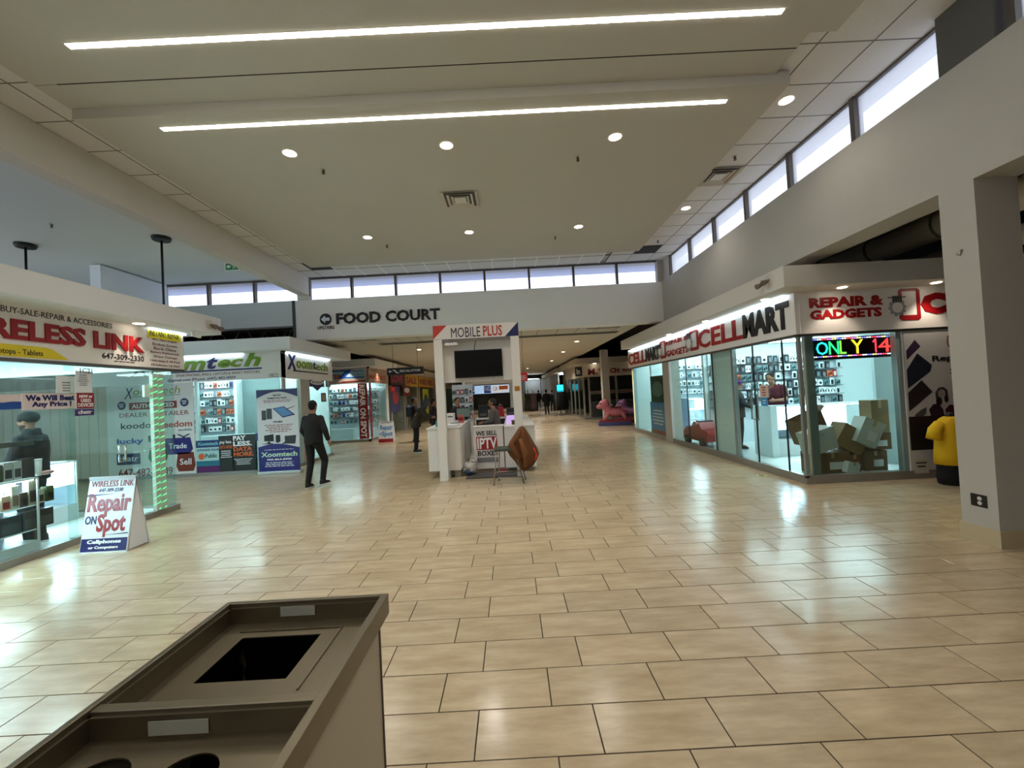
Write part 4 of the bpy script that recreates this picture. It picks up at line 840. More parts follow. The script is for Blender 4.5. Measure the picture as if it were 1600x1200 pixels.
phone_icon(s1, rx(XS3, (1079, 549), (1090.5, 514))); phone_icon(s1, rx(XS3, (1033, 561), (1039.5, 531.5)))
Y3 = YC-0.031
tr('REPAIR &', s2, ry(Y3, (1264.6, 482), (1379.5, 460)), RED, bold=0.05, t=0.006); tr('GADGETS', s2, ry(Y3, (1266, 500), (1377, 479.5)), RED, bold=0.05, t=0.006)
phone_icon(s2, ry(Y3, (1406, 501), (1435.6, 450)), 0.006)
R = ry(Y3, (1439.5, 492), (1560, 452)); tr('CELL', s2, R, RED, bold=0.08, t=0.006)
bx('sign_lamp', cm, HEAD, XC-0.10, XC-0.07, YC+0.12, 15.4, 3.0, 3.03)
for i, px in enumerate((1195, 1100, 1042)):
    y = on_x(px, 480, 4.35)[0]; MB().tube([(4.36, y, 3.03), (4.36, y, 3.045)], 0.06, 16).build('soffit_lamp', cm, DOWN)
for x in (5.15, 6.6): MB().tube([(x, 6.22, 3.03), (x, 6.22, 3.045)], 0.06, 16).build('soffit_lamp', cm, DOWN)
jy = [YC+0.02]+[on_x(px, 650, XC)[0] for px in (1225, 1178, 1150)]
jy = [YC+0.02, on_x(1228, 700, XC)[0], on_x(1182, 700, XC)[0], on_x(1150, 700, XC)[0], on_x(1118, 700, XC)[0], on_x(1076, 690, XC)[0], 11.75]
for a, c in zip(jy, jy[1:]): MB().box(XC+0.04, XC+0.05, a+0.005, c-0.005, 0.13, 2.38).build('glass_panel', cm, GLASS)
MB().box(XC+0.04, XC+0.05, 12.35, 15.4, 0.13, 2.38).build('glass_panel', cm, GLASS)
b = MB()
for y in jy[1:-1]: b.box(XC+0.03, XC+0.055, y-0.008, y+0.008, 0.05, 2.38)
b.build('glass_joint', cm, mt((40, 54, 54), 0.3))
bx('door_post', cm, mt((150, 160, 160), 0.3, 0.5), XC+0.02, XC+0.10, jy[3]-0.04, jy[3]+0.04, 0.08, 2.38)
bx('beige_post', cm, WALL, XC-0.012, XC+0.3, 11.8, 12.3, 0, 2.375)
bx('end_post', cm, mt((176, 196, 196), 0.4), XC+0.02, XC+0.12, 15.3, 15.5, 0.1, 2.38)
MB().box(XC+0.16, 6.20, YC+0.04, YC+0.05, 0.13, 2.34).build('glass_panel', cm, GLASS)
bx('corner_post', cm, mt((150, 160, 160), 0.3, 0.4), XC+0.0, XC+0.05, YC, YC+0.05, 0.1, 2.38)
bx('inner_post', cm, mt((120, 132, 134), 0.45), XC+0.16, XC+0.30, YC+0.08, YC+0.14, 0.08, 2.38)
bx('window_side_panel', cm, mt((176, 194, 194), 0.5), on_y(1368, 600, 7.3)[0], on_y(1406, 600, 7.3)[0]+0.1, 7.3, 7.36, 0.08, 2.38); bx('window_side_post', cm, mt((130, 146, 146), 0.5), 6.18, 6.28, YC+0.02, YC+0.12, 0.08, 2.38)
bx('partition', cm, mt((232, 242, 244), 0.4), XC+0.08, XC+0.12, jy[3]+0.12, jy[3]+1.0, 0.08, 2.62)
bx('interior_ceiling', cm, SHOPW, XC+0.05, 10, YC+0.05, 15.5, 2.62, 2.66)
bx('back_wall', cm, SHOPW, 9.9, 10, YC, 15.5, 0.05, 2.62); bx('cross_wall', cm, SHOPW, XC+0.5, 9.9, 10.75, 10.85, 0.05, 2.62); bx('cross_wall', cm, SHOPW, XC+0.1, 9.9, 13.62, 13.72, 0.05, 2.62); bx('cross_wall', cm, SHOPW, XC+0.1, 9.9, 15.4, 15.5, 0.05, 2.62)
for y0 in (7.5, 8.6, 9.8, 11.6, 12.8, 14.5): MB().box(5.2, 8.4, y0, y0+0.1, 2.57, 2.62).build('tube_lamp', cm, TUBE)
MB().tube([(XC-0.02, on_x(1186, 640, XC)[0]+a, z) for a, z in ((0.0, 0.95), (0.0, 1.42), (0.2, 1.42), (0.2, 0.95), (0, 0.95))], 0.015, 8).build('door_handle', cm, mt((120, 130, 130), 0.25, 0.9))
b = MB(); b.m(mt((255, 232, 150), em=6, name='bead_led'))
for k in range(52): b.ell((XC+0.07, YC+0.13, 0.16+k*0.042), (0.011, 0.011, 0.011), 6, 4)
o = b.build('bead_light_string', cm); o['kind'] = 'stuff'
b = MB(); b.m(mt((255, 232, 150), em=4, name='bead_led2'))
for k in range(40): b.ell((XC+0.02, 15.42, 0.3+k*0.05), (0.012, 0.012, 0.012), 6, 4)
o = b.build('bead_light_string', cm); o['kind'] = 'stuff'
shelves('wide slatwall of packages behind the clerk in the right corner shop', 5.2, 8.6, 10.74, [2.12, 1.90, 1.68, 1.46, 1.24, 1.02], 'behind the clerk', 0.14, (4, 8, 6, 3, 1, 3, 1, 1))
shelves('slatwall of white boxes in the middle room of the right corner shop', 5.2, 7.0, 13.60, [2.15, 1.88, 1.61, 1.34], 'right shop middle room', 0.14, (8, 2, 6, 5, 1, 2, 0, 0))
R = rx(XC+0.06, (1020, 697), (1039, 629)); p = poster('window_poster', 'blue over green and red window poster in the far bay of the right shop', 'poster', R, mt((50, 130, 190), 0.5)); plate(p, 'red_band', R.sub(0, 0, 1, 0.4).up(0.003), mt((150, 50, 44), 0.5)); shape(p, 'green_corner', R.up(0.006), [(0, 0), (0.6, 0), (0.1, 0.4), (0, 0.4)], mt((70, 110, 60), 0.5)); smallprint(p, R.sub(0.1, 0.5, 0.9, 0.85).up(0.004), 5, PAPER)
R = rx(XC+0.06, (1018, 628), (1037, 586)); p = poster('window_poster', 'dark green picture poster above the blue one in the far bay', 'poster', R, mt((60, 76, 66), 0.5)); shape(p, 'printed_shape', R.up(0.004), circ(0.5, 0.5, 0.4, 0.3, 10), mt((120, 140, 130), 0.5))
R = rx(XC+0.03, (1188, 621), (1200, 601.5)); p = poster('paper_notice', 'cream paper notice stuck to the door of the right shop', 'notice', R, mt((214, 190, 176), 0.6)); smallprint(p, R.sub(0.2, 0.1, 0.8, 0.9).up(0.003), 4, MARO)
R = rx(XC+0.03, (1190, 634), (1199, 621.5)); p = poster('paper_notice', 'light blue card below the cream notice on the shop door', 'notice', R, mt((50, 140, 200), 0.6)); smallprint(p, R.sub(0.2, 0.2, 0.8, 0.8).up(0.003), 2, PAPER)
showcase('display_case', 'white counter with a lit glass front before the clerk', 5.45, 7.3, 8.45, 8.95, 1.12, 0.35, (0.62,), z0=0.08)
bx('counter_flank', cm, mt((214, 228, 230), 0.4), 5.30, 5.44, 8.4, 9.0, 0.08, 1.14)
showcase('display_case', 'tall lit glass case in the middle room of the right shop, behind the toy car', 5.15, 5.6, 11.9, 12.5, 1.25, 0.3, (0.62, 0.9), z0=0.08)
showcase('display_case', 'second lit glass case in the middle room, right of the tall one', 5.63, 6.3, 11.9, 12.5, 1.2, 0.3, (0.62, 0.9), z0=0.08)
def soffit_spot(parent, x, y, z, e, c=(1, 0.84, 0.66)):
    l = bpy.data.lights.new('soffit_beam', 'SPOT'); l.energy = e; l.spot_size = math.radians(95); l.spot_blend = 0.6; l.color = c; l.shadow_soft_size = 0.04
    o = bpy.data.objects.new('soffit_beam', l); o.location = Vector((x, y, z)) - wloc(parent); link(o, parent)
soffit_spot(cm, 5.15, 6.22, 3.0, 22); soffit_spot(cm, 6.6, 6.22, 3.0, 22); soffit_spot(wl_, XW+0.2, on_x(222, 503, -5.55)[0], 3.0, 14); soffit_spot(mz, -6.6, YZ-0.22, 3.0, 30); soffit_spot(mz, -5.58, 17.8, 3.0, 30)  # last two spots have no fixture, added to brighten the red-banner shop signs
# front window: LED message sign
ls = thing('led_message_sign', (5.4, 6.62, 2.1), 'black LED message sign glowing ONLY 14 in rainbow letters', 'sign')
R = ry(6.64, (1258, 564), (1398, 522)); R.w = max(R.w, 1.36)
bx('panel', ls, mt((6, 6, 8), 0.3), R.P.x, R.P.x+R.w, 6.645, 6.70, R.P.z, R.P.z+R.h)
bb = MB(); cols = [mt(c, em=3.5, name='led_dot') for c in ((255, 60, 60), (250, 250, 255), (110, 110, 255), (255, 240, 130), (230, 110, 255))]
Ri = R.sub(0.03, 0.12, 0.985, 0.90); per = 2*(Ri.w+Ri.h); n = 84
for k in range(n):
    d = per*k/n
    if d < Ri.w: x, y = d, 0
    elif d < Ri.w+Ri.h: x, y = Ri.w, d-Ri.w
    elif d < 2*Ri.w+Ri.h: x, y = 2*Ri.w+Ri.h-d, Ri.h
    else: x, y = 0, per-d
    bb.m(cols[(k//2) % 5]); bb.obox(Ri.P+Ri.u*x+Ri.v*y+Ri.n*0.006, Ri.u, Ri.v, Ri.n, 0.026, 0.016, 0.004)
o = bb.build('border_dots', ls); o['kind'] = 'stuff'
for s, a, c, d, e, col in (('O', 1276, 555, 1293, 534, (40, 220, 230)), ('N', 1296, 554, 1310, 533, (40, 230, 120)), ('L', 1313, 553, 1321, 532, (120, 230, 60)), ('Y', 1331, 552.5, 1348, 530, (250, 210, 40)), ('4', 1373, 550, 1390, 528, (255, 50, 50))):
    tr(s, ls, ry(6.638, (a, c), (d, e)), mt(col, em=2.6, name='led_letter'), name='glowing_letter', bold=0.0)
a1, c1 = on_y(1364, 551, 6.638), on_y(1368.5, 529, 6.638)
MB().box(c1[0]-0.022, c1[0], 6.634, 6.638, a1[1], c1[1]).prism([(c1[0]-0.022, 6.634, c1[1]), (c1[0]-0.06, 6.634, c1[1]-0.045), (c1[0]-0.05, 6.634, c1[1]-0.062), (c1[0]-0.022, 6.634, c1[1]-0.035)], (0, 1, 0), 0.004).build('glowing_letter', ls, mt((255, 60, 76), em=2.0, name='led_letter'))
# cartons in the front window
TAN = mt((140, 118, 84), 0.85, name='cardboard', var=0.05); TAN2 = mt((112, 86, 62), 0.85, name='cardboard_dark'); WHB = mt((184, 190, 186), 0.6, name='white_carton')
def carton(lab, x, y, z, w, d, h, mat, rot=(0, 0, 0), open_=False, lid=False, label=True, words=None):
    x = (x-4.98)*1.15+5.08; w *= 1.12; h *= 1.08; z = 0.082+(z-0.082)*1.08
    t = thing('cardboard_box', (x, y, z), lab, 'box'); t.rotation_euler = [math.radians(a) for a in rot]
    e = 0.008
    if open_:
        b = MB().box(-w/2, w/2, -d/2, d/2, 0, e).box(-w/2, -w/2+e, -d/2, d/2, e, h).box(w/2-e, w/2, -d/2, d/2, e, h).box(-w/2+e, w/2-e, -d/2, -d/2+e, e, h).box(-w/2+e, w/2-e, d/2-e, d/2, e, h)
        b.build('body', t, mat, local=True)
        for sx in (-1, 1): MB().hexa([(sx*w/2, -d/2, h), (sx*w/2, d/2, h), (sx*(w/2+0.10), d/2, h+0.06), (sx*(w/2+0.10), -d/2, h+0.06), (sx*w/2, -d/2, h+0.005), (sx*w/2, d/2, h+0.005), (sx*(w/2+0.10), d/2, h+0.065), (sx*(w/2+0.10), -d/2, h+0.065)]).build('flap', t, mat, local=True)
    else:
        MB().box(-w/2, w/2, -d/2, d/2, 0, h).build('body', t, mat, local=True)
        MB().box(-w/2-0.001, w/2+0.001, -0.025, 0.025, h, h+0.001).box(-0.025, 0.025, -d/2-0.001, -d/2, h*0.75, h).build('tape', t, mt((170, 150, 110), 0.3), local=True)
    if lid: MB().box(-w/2-0.006, w/2+0.006, -d/2-0.006, d/2+0.006, h-0.07, h+0.006).build('lid', t, mat, local=True)
    if label: MB().box(-w*0.1, w*0.32, -d/2-0.0025, -d/2-0.0002, h*0.2, h*0.55).build('shipping_label', t, mt((214, 216, 212), 0.6), local=True)
    return t
Z0 = 0.082
carton('large brown carton at the bottom left of the front window', 5.12, 6.92, Z0, 0.52, 0.34, 0.32, TAN2)
carton('brown carton with a white label at the bottom right of the front window', 5.80, 6.98, Z0, 0.34, 0.3, 0.30, TAN2)
carton('low reddish carton in the bottom middle of the front window', 5.48, 6.96, Z0, 0.17, 0.3, 0.26, mt((126, 84, 62), 0.85))
carton('white lidded storage box tilted on the left of the carton heap', 4.98, 6.80, 0.44, 0.40, 0.26, 0.33, WHB, rot=(0, -14, 4), lid=True, label=False)
carton('open brown carton on the top left of the heap, behind the white box', 5.08, 7.12, 0.56, 0.42, 0.3, 0.42, TAN2, rot=(0, -20, 5), open_=True, label=False)
carton('large tan carton tilted in the middle of the heap', 5.40, 6.98, 0.42, 0.42, 0.3, 0.36, TAN, rot=(0, 32, 0), label=False)
carton('white carton with an open lid tilted right of the heap centre', 5.60, 6.86, 0.50, 0.30, 0.26, 0.40, WHB, rot=(0, 26, -4), label=True)
carton('tall tan carton standing high on the right end of the heap', 5.93, 6.98, 0.66, 0.26, 0.24, 0.50, TAN, label=False)
carton('dark brown carton under the tall tan one', 5.90, 7.02, 0.39, 0.36, 0.3, 0.26, TAN2)
carton('small white opened envelope box at the foot of the heap', 5.33, 6.72, 0.082, 0.2, 0.1, 0.17, mt((206, 208, 202), 0.7), rot=(0, 18, 8), label=False)
# poster wall right of the window
bx('poster_wall', cm, mt((196, 194, 190), 0.5), 6.26, 8.2, YC-0.0, YC+0.1, 0.13, 2.34)
R = ry(YC-0.004, (1415, 660), (1520, 515)); R.P.x = 6.28; R.w = 1.8
p = poster('wall_poster', 'big white poster of dark phones and headphones beside the pillar', 'poster', R, mt((186, 184, 182), 0.5)); R = R.up(0.004)
PX = lambda x, y: ((on_y(x, y, YC-0.01)[0]-R.P.x)/R.w, (on_y(x, y, YC-0.01)[1]-R.P.z)/R.h)
def pshape(name, pts, mat, t=0.003): shape(p, name, R, [PX(*q) for q in pts], mat, t)
pshape('phone_print', [(1417, 578), (1433, 552), (1456, 570), (1454, 580), (1419, 607)], mt((34, 36, 50), 0.35)); pshape('phone_print', [(1419, 614), (1440, 594), (1457, 612), (1421, 643)], mt((44, 34, 38), 0.35)); pshape('camera_print', [(1432, 557), (1440, 559), (1439, 567), (1431, 566)], INK, 0.005)
pshape('phone_print', [(1416, 548), (1429, 531), (1438, 541), (1417, 562)], mt((60, 40, 66), 0.35)); pshape('phone_print', [(1488, 616), (1500, 606), (1505, 622), (1498, 630)], INK)
tr('Repair', p, ry(YC-0.009, (1457, 567), (1512, 553)), INK, bold=0.03); tr('Services', p, ry(YC-0.009, (1485, 585), (1540, 572)), INK, bold=0.03); tr('CELL', p, ry(YC-0.009, (1480, 545), (1510, 520)), MARO, bold=0.0)
P3 = [(on_y(x, y, YC-0.012)[0], YC-0.014, on_y(x, y, YC-0.012)[1]) for x, y in ((1464, 623), (1463, 613), (1467, 607), (1473, 606), (1478, 610), (1479, 618))]
MB().tube(P3, 0.016, 6).ell((P3[0][0]+0.03, YC-0.014, P3[0][2]-0.04), (0.05, 0.008, 0.07), 12, 6).ell((P3[-1][0]-0.01, YC-0.014, P3[-1][2]-0.05), (0.035, 0.008, 0.06), 12, 6).build('headphone_print', p, INK)
pshape('earbud_print', [(1452, 640), (1458, 632), (1466, 630), (1474, 640), (1476, 652), (1466, 656), (1455, 650)], mt((34, 24, 44), 0.4)); pshape('watch_print', [(1430, 648), (1440, 640), (1448, 636), (1447, 646), (1438, 656), (1431, 656)], mt((70, 78, 78), 0.4)); pshape('gamepad_print', [(1477, 640), (1484, 632), (1496, 634), (1502, 646), (1490, 648), (1480, 650)], mt((60, 20, 30), 0.4))
bx('black_panel', cm, mt((14, 14, 18), 0.5), 6.28, 8.1, YC-0.012, YC-0.001, 0.45, 0.98)
pb = poster('paper_notice', 'cream lettered card leaning at the foot of the black panel', 'notice', ry(YC-0.03, (1429.5, 740), (1450, 717)), mt((190, 182, 164), 0.6)); smallprint(pb, ry(YC-0.035, (1432, 732), (1448, 720)), 2, INK)
def torso(lab, x, y, c, rz):
    t = thing('clothes_mannequin', (x, y, 0), lab, 'mannequin', rz=rz)
    MB().loft([[(a*math.cos(q), b_*math.sin(q), z) for q in [2*PI*k/16 for k in range(16)]] for a, b_, z in ((0.19, 0.16, 0.0), (0.21, 0.17, 0.1), (0.20, 0.16, 0.28), (0.19, 0.15, 0.36))]).build('trousers', t, mt((12, 12, 14), 0.9), local=True)
    b = MB().loft([[(a*math.cos(q)*(1+0.03*math.sin(5*q)), b_*math.sin(q), z) for q in [2*PI*k/20 for k in range(20)]] for a, b_, z in ((0.235, 0.18, 0.30), (0.23, 0.175, 0.45), (0.215, 0.165, 0.62), (0.22, 0.16, 0.78), (0.21, 0.14, 0.90), (0.14, 0.10, 0.97), (0.07, 0.07, 1.0))])
    for s in (-1, 1): b.tube([(s*0.17, 0, 0.90), (s*0.25, 0, 0.82), (s*0.30, 0, 0.68)], [0.07, 0.085, 0.085], 12)
    b.build('t_shirt', t, mt(c, 0.85), local=True)
    MB().tube([(0, 0, 0.98), (0, 0, 1.06)], [0.05, 0.03], 12).build('neck_cap', t, mt((30, 26, 34), 0.5), local=True)
    return t
torso('child mannequin in a bright yellow t-shirt between shop window and pillar', 6.50, 6.08, (224, 176, 10), 0.1)
torso('child mannequin in an orange t-shirt half hidden behind the pillar', 7.14, 6.12, (214, 92, 14), -0.1)
# ============================================================ KIOSK IN THE MIDDLE
kx = thing('sales_kiosk', (-0.6, 9.5, 0), 'white open kiosk lettered MOBILE PLUS in the middle of the hall', 'kiosk')
YK = 8.20
for x0 in (-1.50, 0.045): bx('post', kx, KIOSK, x0, x0+0.17, YK, YK+0.17, 0, 2.84, ch=0.004)
for x0 in (-1.50, 0.045): bx('post', kx, KIOSK, x0+0.05, x0+0.15, 12.3, 12.4, 0, 2.3)
hb = bx('header_board', kx, KIOSK, -1.50, 0.215, YK, YK+0.17, 2.83, 3.11)
Yh = YK-0.001
tr('MOBILE', hb, ry(Yh, (705, 528), (750, 510)), mt((24, 22, 60), 0.4), t=0.006, bold=0.0); tr('PLUS', hb, ry(Yh, (755, 525.5), (784, 507.5)), mt((190, 50, 44), 0.4), t=0.006, bold=0.02)
MB().prism([(-1.50, Yh-0.004, 3.11), (-1.22, Yh-0.004, 3.11), (-1.50, Yh-0.004, 2.84)], (0, 1, 0), 0.005).build('red_corner', hb, mt((190, 48, 24), 0.4))
MB().prism([(0.215, Yh-0.004, 3.11), (0.215, Yh-0.004, 2.83), (-0.06, Yh-0.004, 2.83)], (0, 1, 0), 0.005).build('navy_corner', hb, mt((22, 30, 90), 0.4))
bx('tv_backing_board', kx, KIOSK, -1.34, 0.05, YK+0.20, YK+0.23, 1.96, 2.80); bx('board_rail', kx, mt((120, 116, 110), 0.5), -1.34, 0.05, YK+0.02, YK+0.06, 2.77, 2.83)
tv = thing('television', (-0.62, YK+0.1, 2.3), 'black wall television hung under the MOBILE PLUS header', 'television')
bx('screen_body', tv, BLACK, -1.11, -0.14, YK+0.10, YK+0.14, 2.04, 2.60, ch=0.006); bx('screen', tv, mt((8, 8, 8), 0.35, spec=0.2), -1.095, -0.155, YK+0.096, YK+0.10, 2.06, 2.585); bx('wall_bracket', tv, ALU, -0.8, -0.45, YK+0.14, YK+0.20, 2.2, 2.5)
MB().tube([(-0.70, YK+0.15, 2.60), (-0.69, YK+0.12, 2.68), (-0.66, YK+0.10, 2.78)], 0.007, 6).build('cable', tv, BLACK)
fl_ = thing('flood_lamp', (-1.2, YK+0.02, 2.77), 'small white flood lamp at the top left inside the kiosk frame', 'lamp')
MB().hexa([(-1.28, YK-0.04, 2.70), (-1.02, YK-0.04, 2.70), (-0.99, YK+0.1, 2.74), (-1.31, YK+0.1, 2.74), (-1.26, YK-0.02, 2.75), (-1.04, YK-0.02, 2.75), (-1.02, YK+0.1, 2.79), (-1.28, YK+0.1, 2.79)]).build('housing', fl_, mt((226, 222, 222), 0.3)); bx('bracket', fl_, ALU, -1.20, -1.10, YK+0.0, YK+0.03, 2.75, 2.83)
cl_ = thing('counter', (-1.4, 9.8, 0), 'long white counter on the left side of the kiosk with drawers inside', 'counter')
bx('body', cl_, KIOSK, -1.76, -1.10, 8.45, 10.7, 0.16, 1.02); bx('worktop', cl_, mt((226, 224, 220), 0.3), -1.78, -1.08, 8.43, 10.72, 1.02, 1.05)
for x in (-1.45, -1.25): bx('foot', cl_, mt((150, 146, 140), 0.5), x, x+0.12, 8.55, 8.7, 0, 0.16)
for x in (-1.45, -1.25): bx('foot', cl_, mt((150, 146, 140), 0.5), x, x+0.12, 10.4, 10.6, 0, 0.16)
for k in range(3): bx('cabinet_door', cl_, mt((224, 220, 212), 0.35), -1.10, -1.085, 8.50+k*0.7, 9.17+k*0.7, 0.20, 0.98)
bx('edge_panel', cl_, KIOSK, -1.42, -1.41, 8.44, 8.45, 0.17, 1.0)
cd = thing('counter', (-0.55, 9.05, 0), 'white kiosk counter door reading WE SELL IPTV BOXES', 'counter')
bx('door_panel', cd, KIOSK, -0.88, -0.22, 9.0, 9.04, 0.06, 0.97); bx('top_rail', cd, mt((226, 224, 220), 0.3), -0.88, -0.2, 8.98, 9.3, 0.97, 0.99)
R = ry(8.998, (746, 723), (776, 671)); pz = plate(cd, 'printed_sheet', R, mt((206, 202, 200), 0.4)); R = R.up(0.004)
tr('WE SELL', cd, R.sub(0.0, 0.83, 1.0, 0.97), INK, bold=0.03); plate(cd, 'red_field', R.sub(0, 0.39, 1, 0.79), mt((150, 28, 34), 0.4)); tr('IPTV', cd, R.sub(0.04, 0.42, 0.98, 0.76).up(0.004), WHITE, bold=0.03); tr('BOXES', cd, R.sub(0.04, 0.2, 1.0, 0.36), INK, bold=0.03); plate(cd, 'grey_field', R.sub(0, 0, 1, 0.15), mt((120, 122, 128), 0.4))
cr = thing('counter', (0.15, 9.6, 0), 'white kiosk counter behind the draped chair', 'counter')
bx('body', cr, KIOSK, -0.19, 0.47, 8.75, 11.6, 0.10, 0.95); bx('worktop', cr, mt((226, 224, 220), 0.3), -0.19, 0.48, 8.73, 11.62, 0.95, 0.985); bx('plinth', cr, mt((150, 146, 140), 0.5), -0.05, 0.40, 8.9, 11.5, 0, 0.10)
bx('panel_gap', cr, mt((50, 46, 42), 0.8), -0.205, -0.195, 8.76, 8.78, 0.1, 0.95)
bk = thing('counter', (-0.6, 12.1, 0), 'black-edged rear counter across the back of the kiosk', 'counter')
bx('body', bk, mt((28, 28, 30), 0.5), -1.05, 0.45, 11.95, 12.5, 0, 0.95); bx('worktop', bk, mt((224, 222, 216), 0.3), -1.07, 0.47, 11.93, 12.52, 0.95, 1.0)
hd = thing('kiosk_sign', (-0.6, 12.4, 1.9), 'pale blue and white rear kiosk sign under a cream header', 'sign')
bx('header_board', hd, mt((206, 192, 172), 0.5), -1.38, 0.10, 12.42, 12.46, 1.98, 2.26)
R = Rect((-1.24, 12.418, 1.70), UX, NZ, (0, -1, 0), 1.2, 0.25); plate(hd, 'sign_panel', R, mt((170, 200, 232), 0.4, em=0.55)); R = R.up(0.004)
plate(hd, 'blue_panel', R.sub(0.0, 0.05, 0.12, 0.95), mt((30, 60, 160), 0.4)); plate(hd, 'blue_panel', R.sub(0.36, 0.05, 0.53, 0.95), mt((30, 60, 160), 0.4)); plate(hd, 'white_panel', R.sub(0.56, 0.05, 0.99, 0.95), mt((214, 212, 216), 0.4, em=0.4))
tr('G', hd, R.sub(0.04, 0.3, 0.12, 0.8).up(0.004), WHITE); tr('NG', hd, R.sub(0.38, 0.3, 0.51, 0.85).up(0.004), WHITE); tr('CA', hd, R.sub(0.59, 0.3, 0.7, 0.8).up(0.004), INK, bold=0.0); plate(hd, 'orange_patch', R.sub(0.74, 0.4, 0.96, 0.85).up(0.004), ORG)
for x in (-1.3, 0.04): bx('upright', hd, KIOSK, x, x+0.06, 12.42, 12.46, 1.0, 1.98)
mat_ = thing('floor_mat', (-0.45, 8.6, 0), 'dark grey mat on the floor in the kiosk opening', 'mat'); bx('mat', mat_, mt((70, 66, 66), 0.9, bump=0.5), -1.0, 0.15, 8.3, 8.95, 0.0, 0.012, ch=0.004); bx('edge', mat_, mt((40, 38, 38), 0.8), -1.0, 0.15, 8.27, 8.3, 0, 0.01)
bg_ = thing('plastic_bag', (-0.98, 8.75, 0.012), 'crumpled clear and blue plastic bag on the mat beside the left counter', 'bag')
bb = MB(); random.seed(3)
rings = []
for i, (r, z) in enumerate(((0.10, 0), (0.15, 0.05), (0.14, 0.12), (0.15, 0.19), (0.09, 0.26), (0.11, 0.32))): rings.append([(-0.93+r*(1+random.uniform(-.33, .33))*math.cos(2*PI*k/14), 8.72+0.9*r*(1+random.uniform(-.33, .33))*math.sin(2*PI*k/14), 0.012+z) for k in range(14)])
bb = MB().ell((-0.95, 8.72, 0.14), (0.15, 0.17, 0.14), 22, 14).ell((-0.88, 8.80, 0.26), (0.08, 0.10, 0.12), 18, 12)
for v_ in bb.bm.verts: v_.co += Vector((random.uniform(-.022, .022), random.uniform(-.022, .022), random.uniform(-.016, .02))); v_.co.z = max(v_.co.z, 0.013)
for f_ in bb.bm.faces: f_.smooth = False
bb.build('bag', bg_, mt((176, 170, 164), 0.15)); MB().ell((-0.97, 8.60, 0.08), (0.09, 0.07, 0.066), 12, 8).build('blue_content', bg_, mt((24, 60, 90), 0.4))
sh = thing('shoes_pair', (-0.1, 8.7, 0.012), 'red and black slippers on the mat under the chair', 'shoes')
for x in (-0.25, -0.06): MB().loft([[(x+w*math.cos(q)*1.0, 8.72+0.045*math.sin(q), 0.012+z) for q in [2*PI*k/12 for k in range(12)]] for w, z in ((0.09, 0), (0.095, 0.03), (0.06, 0.07), (0.03, 0.08))]).build('slipper', sh, mt((120, 20, 40), 0.6) if x < -0.2 else mt((24, 22, 26), 0.6))
for i, (px, py) in enumerate(((759, 727.5), (716, 726))):
    x, y = on_z(px*1.0+ (0 if i == 0 else -9), 745 if i == 0 else 744); t = thing('paper_scrap', (x, y, 0), ('small brown scrap on the tiles before the mat' if i == 0 else 'small brown scrap on the tiles by the left kiosk post'), 'litter'); MB().loft([[(x+r*math.cos(q), y+r*0.5*math.sin(q), z) for q in [2*PI*k/9 for k in range(9)]] for r, z in ((0.05, 0), (0.06, 0.008), (0.02, 0.014))]).build('scrap', t, mt((90, 66, 46), 0.8))
# things on the kiosk counters
def monitor(lab, x, y, z, w, h, rz, c=(110, 128, 120), back=False):
    t = thing('computer_monitor', (x, y, z), lab, 'monitor', rz=rz)
    MB().box(-w/2, w/2, 0, 0.03, 0.08, 0.08+h).build('casing', t, mt((36, 38, 40), 0.4), local=True); MB().box(-w/2+0.012, w/2-0.012, -0.003, 0, 0.092, 0.068+h).build('screen', t, mt(c, 0.2), local=True)
    MB().box(-0.02, 0.02, 0.02, 0.04, 0.015, 0.15).build('neck', t, ALU, local=True); MB().box(-0.1, 0.1, -0.05, 0.08, 0, 0.015).build('stand', t, ALU, local=True)
monitor('grey-green monitor on the kiosk counter before the man in black', -1.22, 10.35, 1.05, 0.36, 0.24, 0.1)
t = thing('card_terminal_box', (-1.5, 9.2, 1.05), 'white upright box on the front of the left kiosk counter', 'box'); bx('casing', t, mt((216, 208, 204), 0.4), -1.45, -1.30, 9.1, 9.35, 1.05, 1.30, ch=0.01); bx('slot', t, INK, -1.43, -1.32, 9.095, 9.1, 1.22, 1.24)
t = thing('red_toy_box', (-1.2, 9.5, 1.05), 'small red and white box beside the white terminal', 'box'); bx('carton', t, mt((180, 110, 104), 0.5), -1.25, -1.13, 9.5, 9.6, 1.05, 1.24); bx('print', t, RED, -1.24, -1.14, 9.495, 9.5, 1.1, 1.18)
t = thing('water_bottle', (-1.6, 8.6, 1.05), 'teal plastic bottle at the front left kiosk post', 'bottle'); MB().tube([(-1.56, 8.62, 1.05), (-1.56, 8.62, 1.08), (-1.56, 8.62, 1.17), (-1.56, 8.62, 1.21)], [0.05, 0.055, 0.05, 0.022], 16).build('bottle', t, mt((60, 130, 124), 0.15)); MB().tube([(-1.56, 8.62, 1.21), (-1.56, 8.62, 1.235)], 0.02, 12).build('cap', t, WHITE)
t = thing('paper_tray', (-1.3, 8.7, 1.05), 'flat pale tray of papers on the left kiosk counter', 'tray'); bx('tray', t, mt((190, 186, 180), 0.4), -1.40, -1.14, 8.6, 8.9, 1.05, 1.07); bx('papers', t, PAPER, -1.38, -1.16, 8.62, 8.88, 1.07, 1.085); MB().tube([(-1.27, 9.0, 1.07), (-1.27, 9.0, 1.10)], 0.09, 20).build('round_bowl', t, mt((120, 126, 126), 0.4))
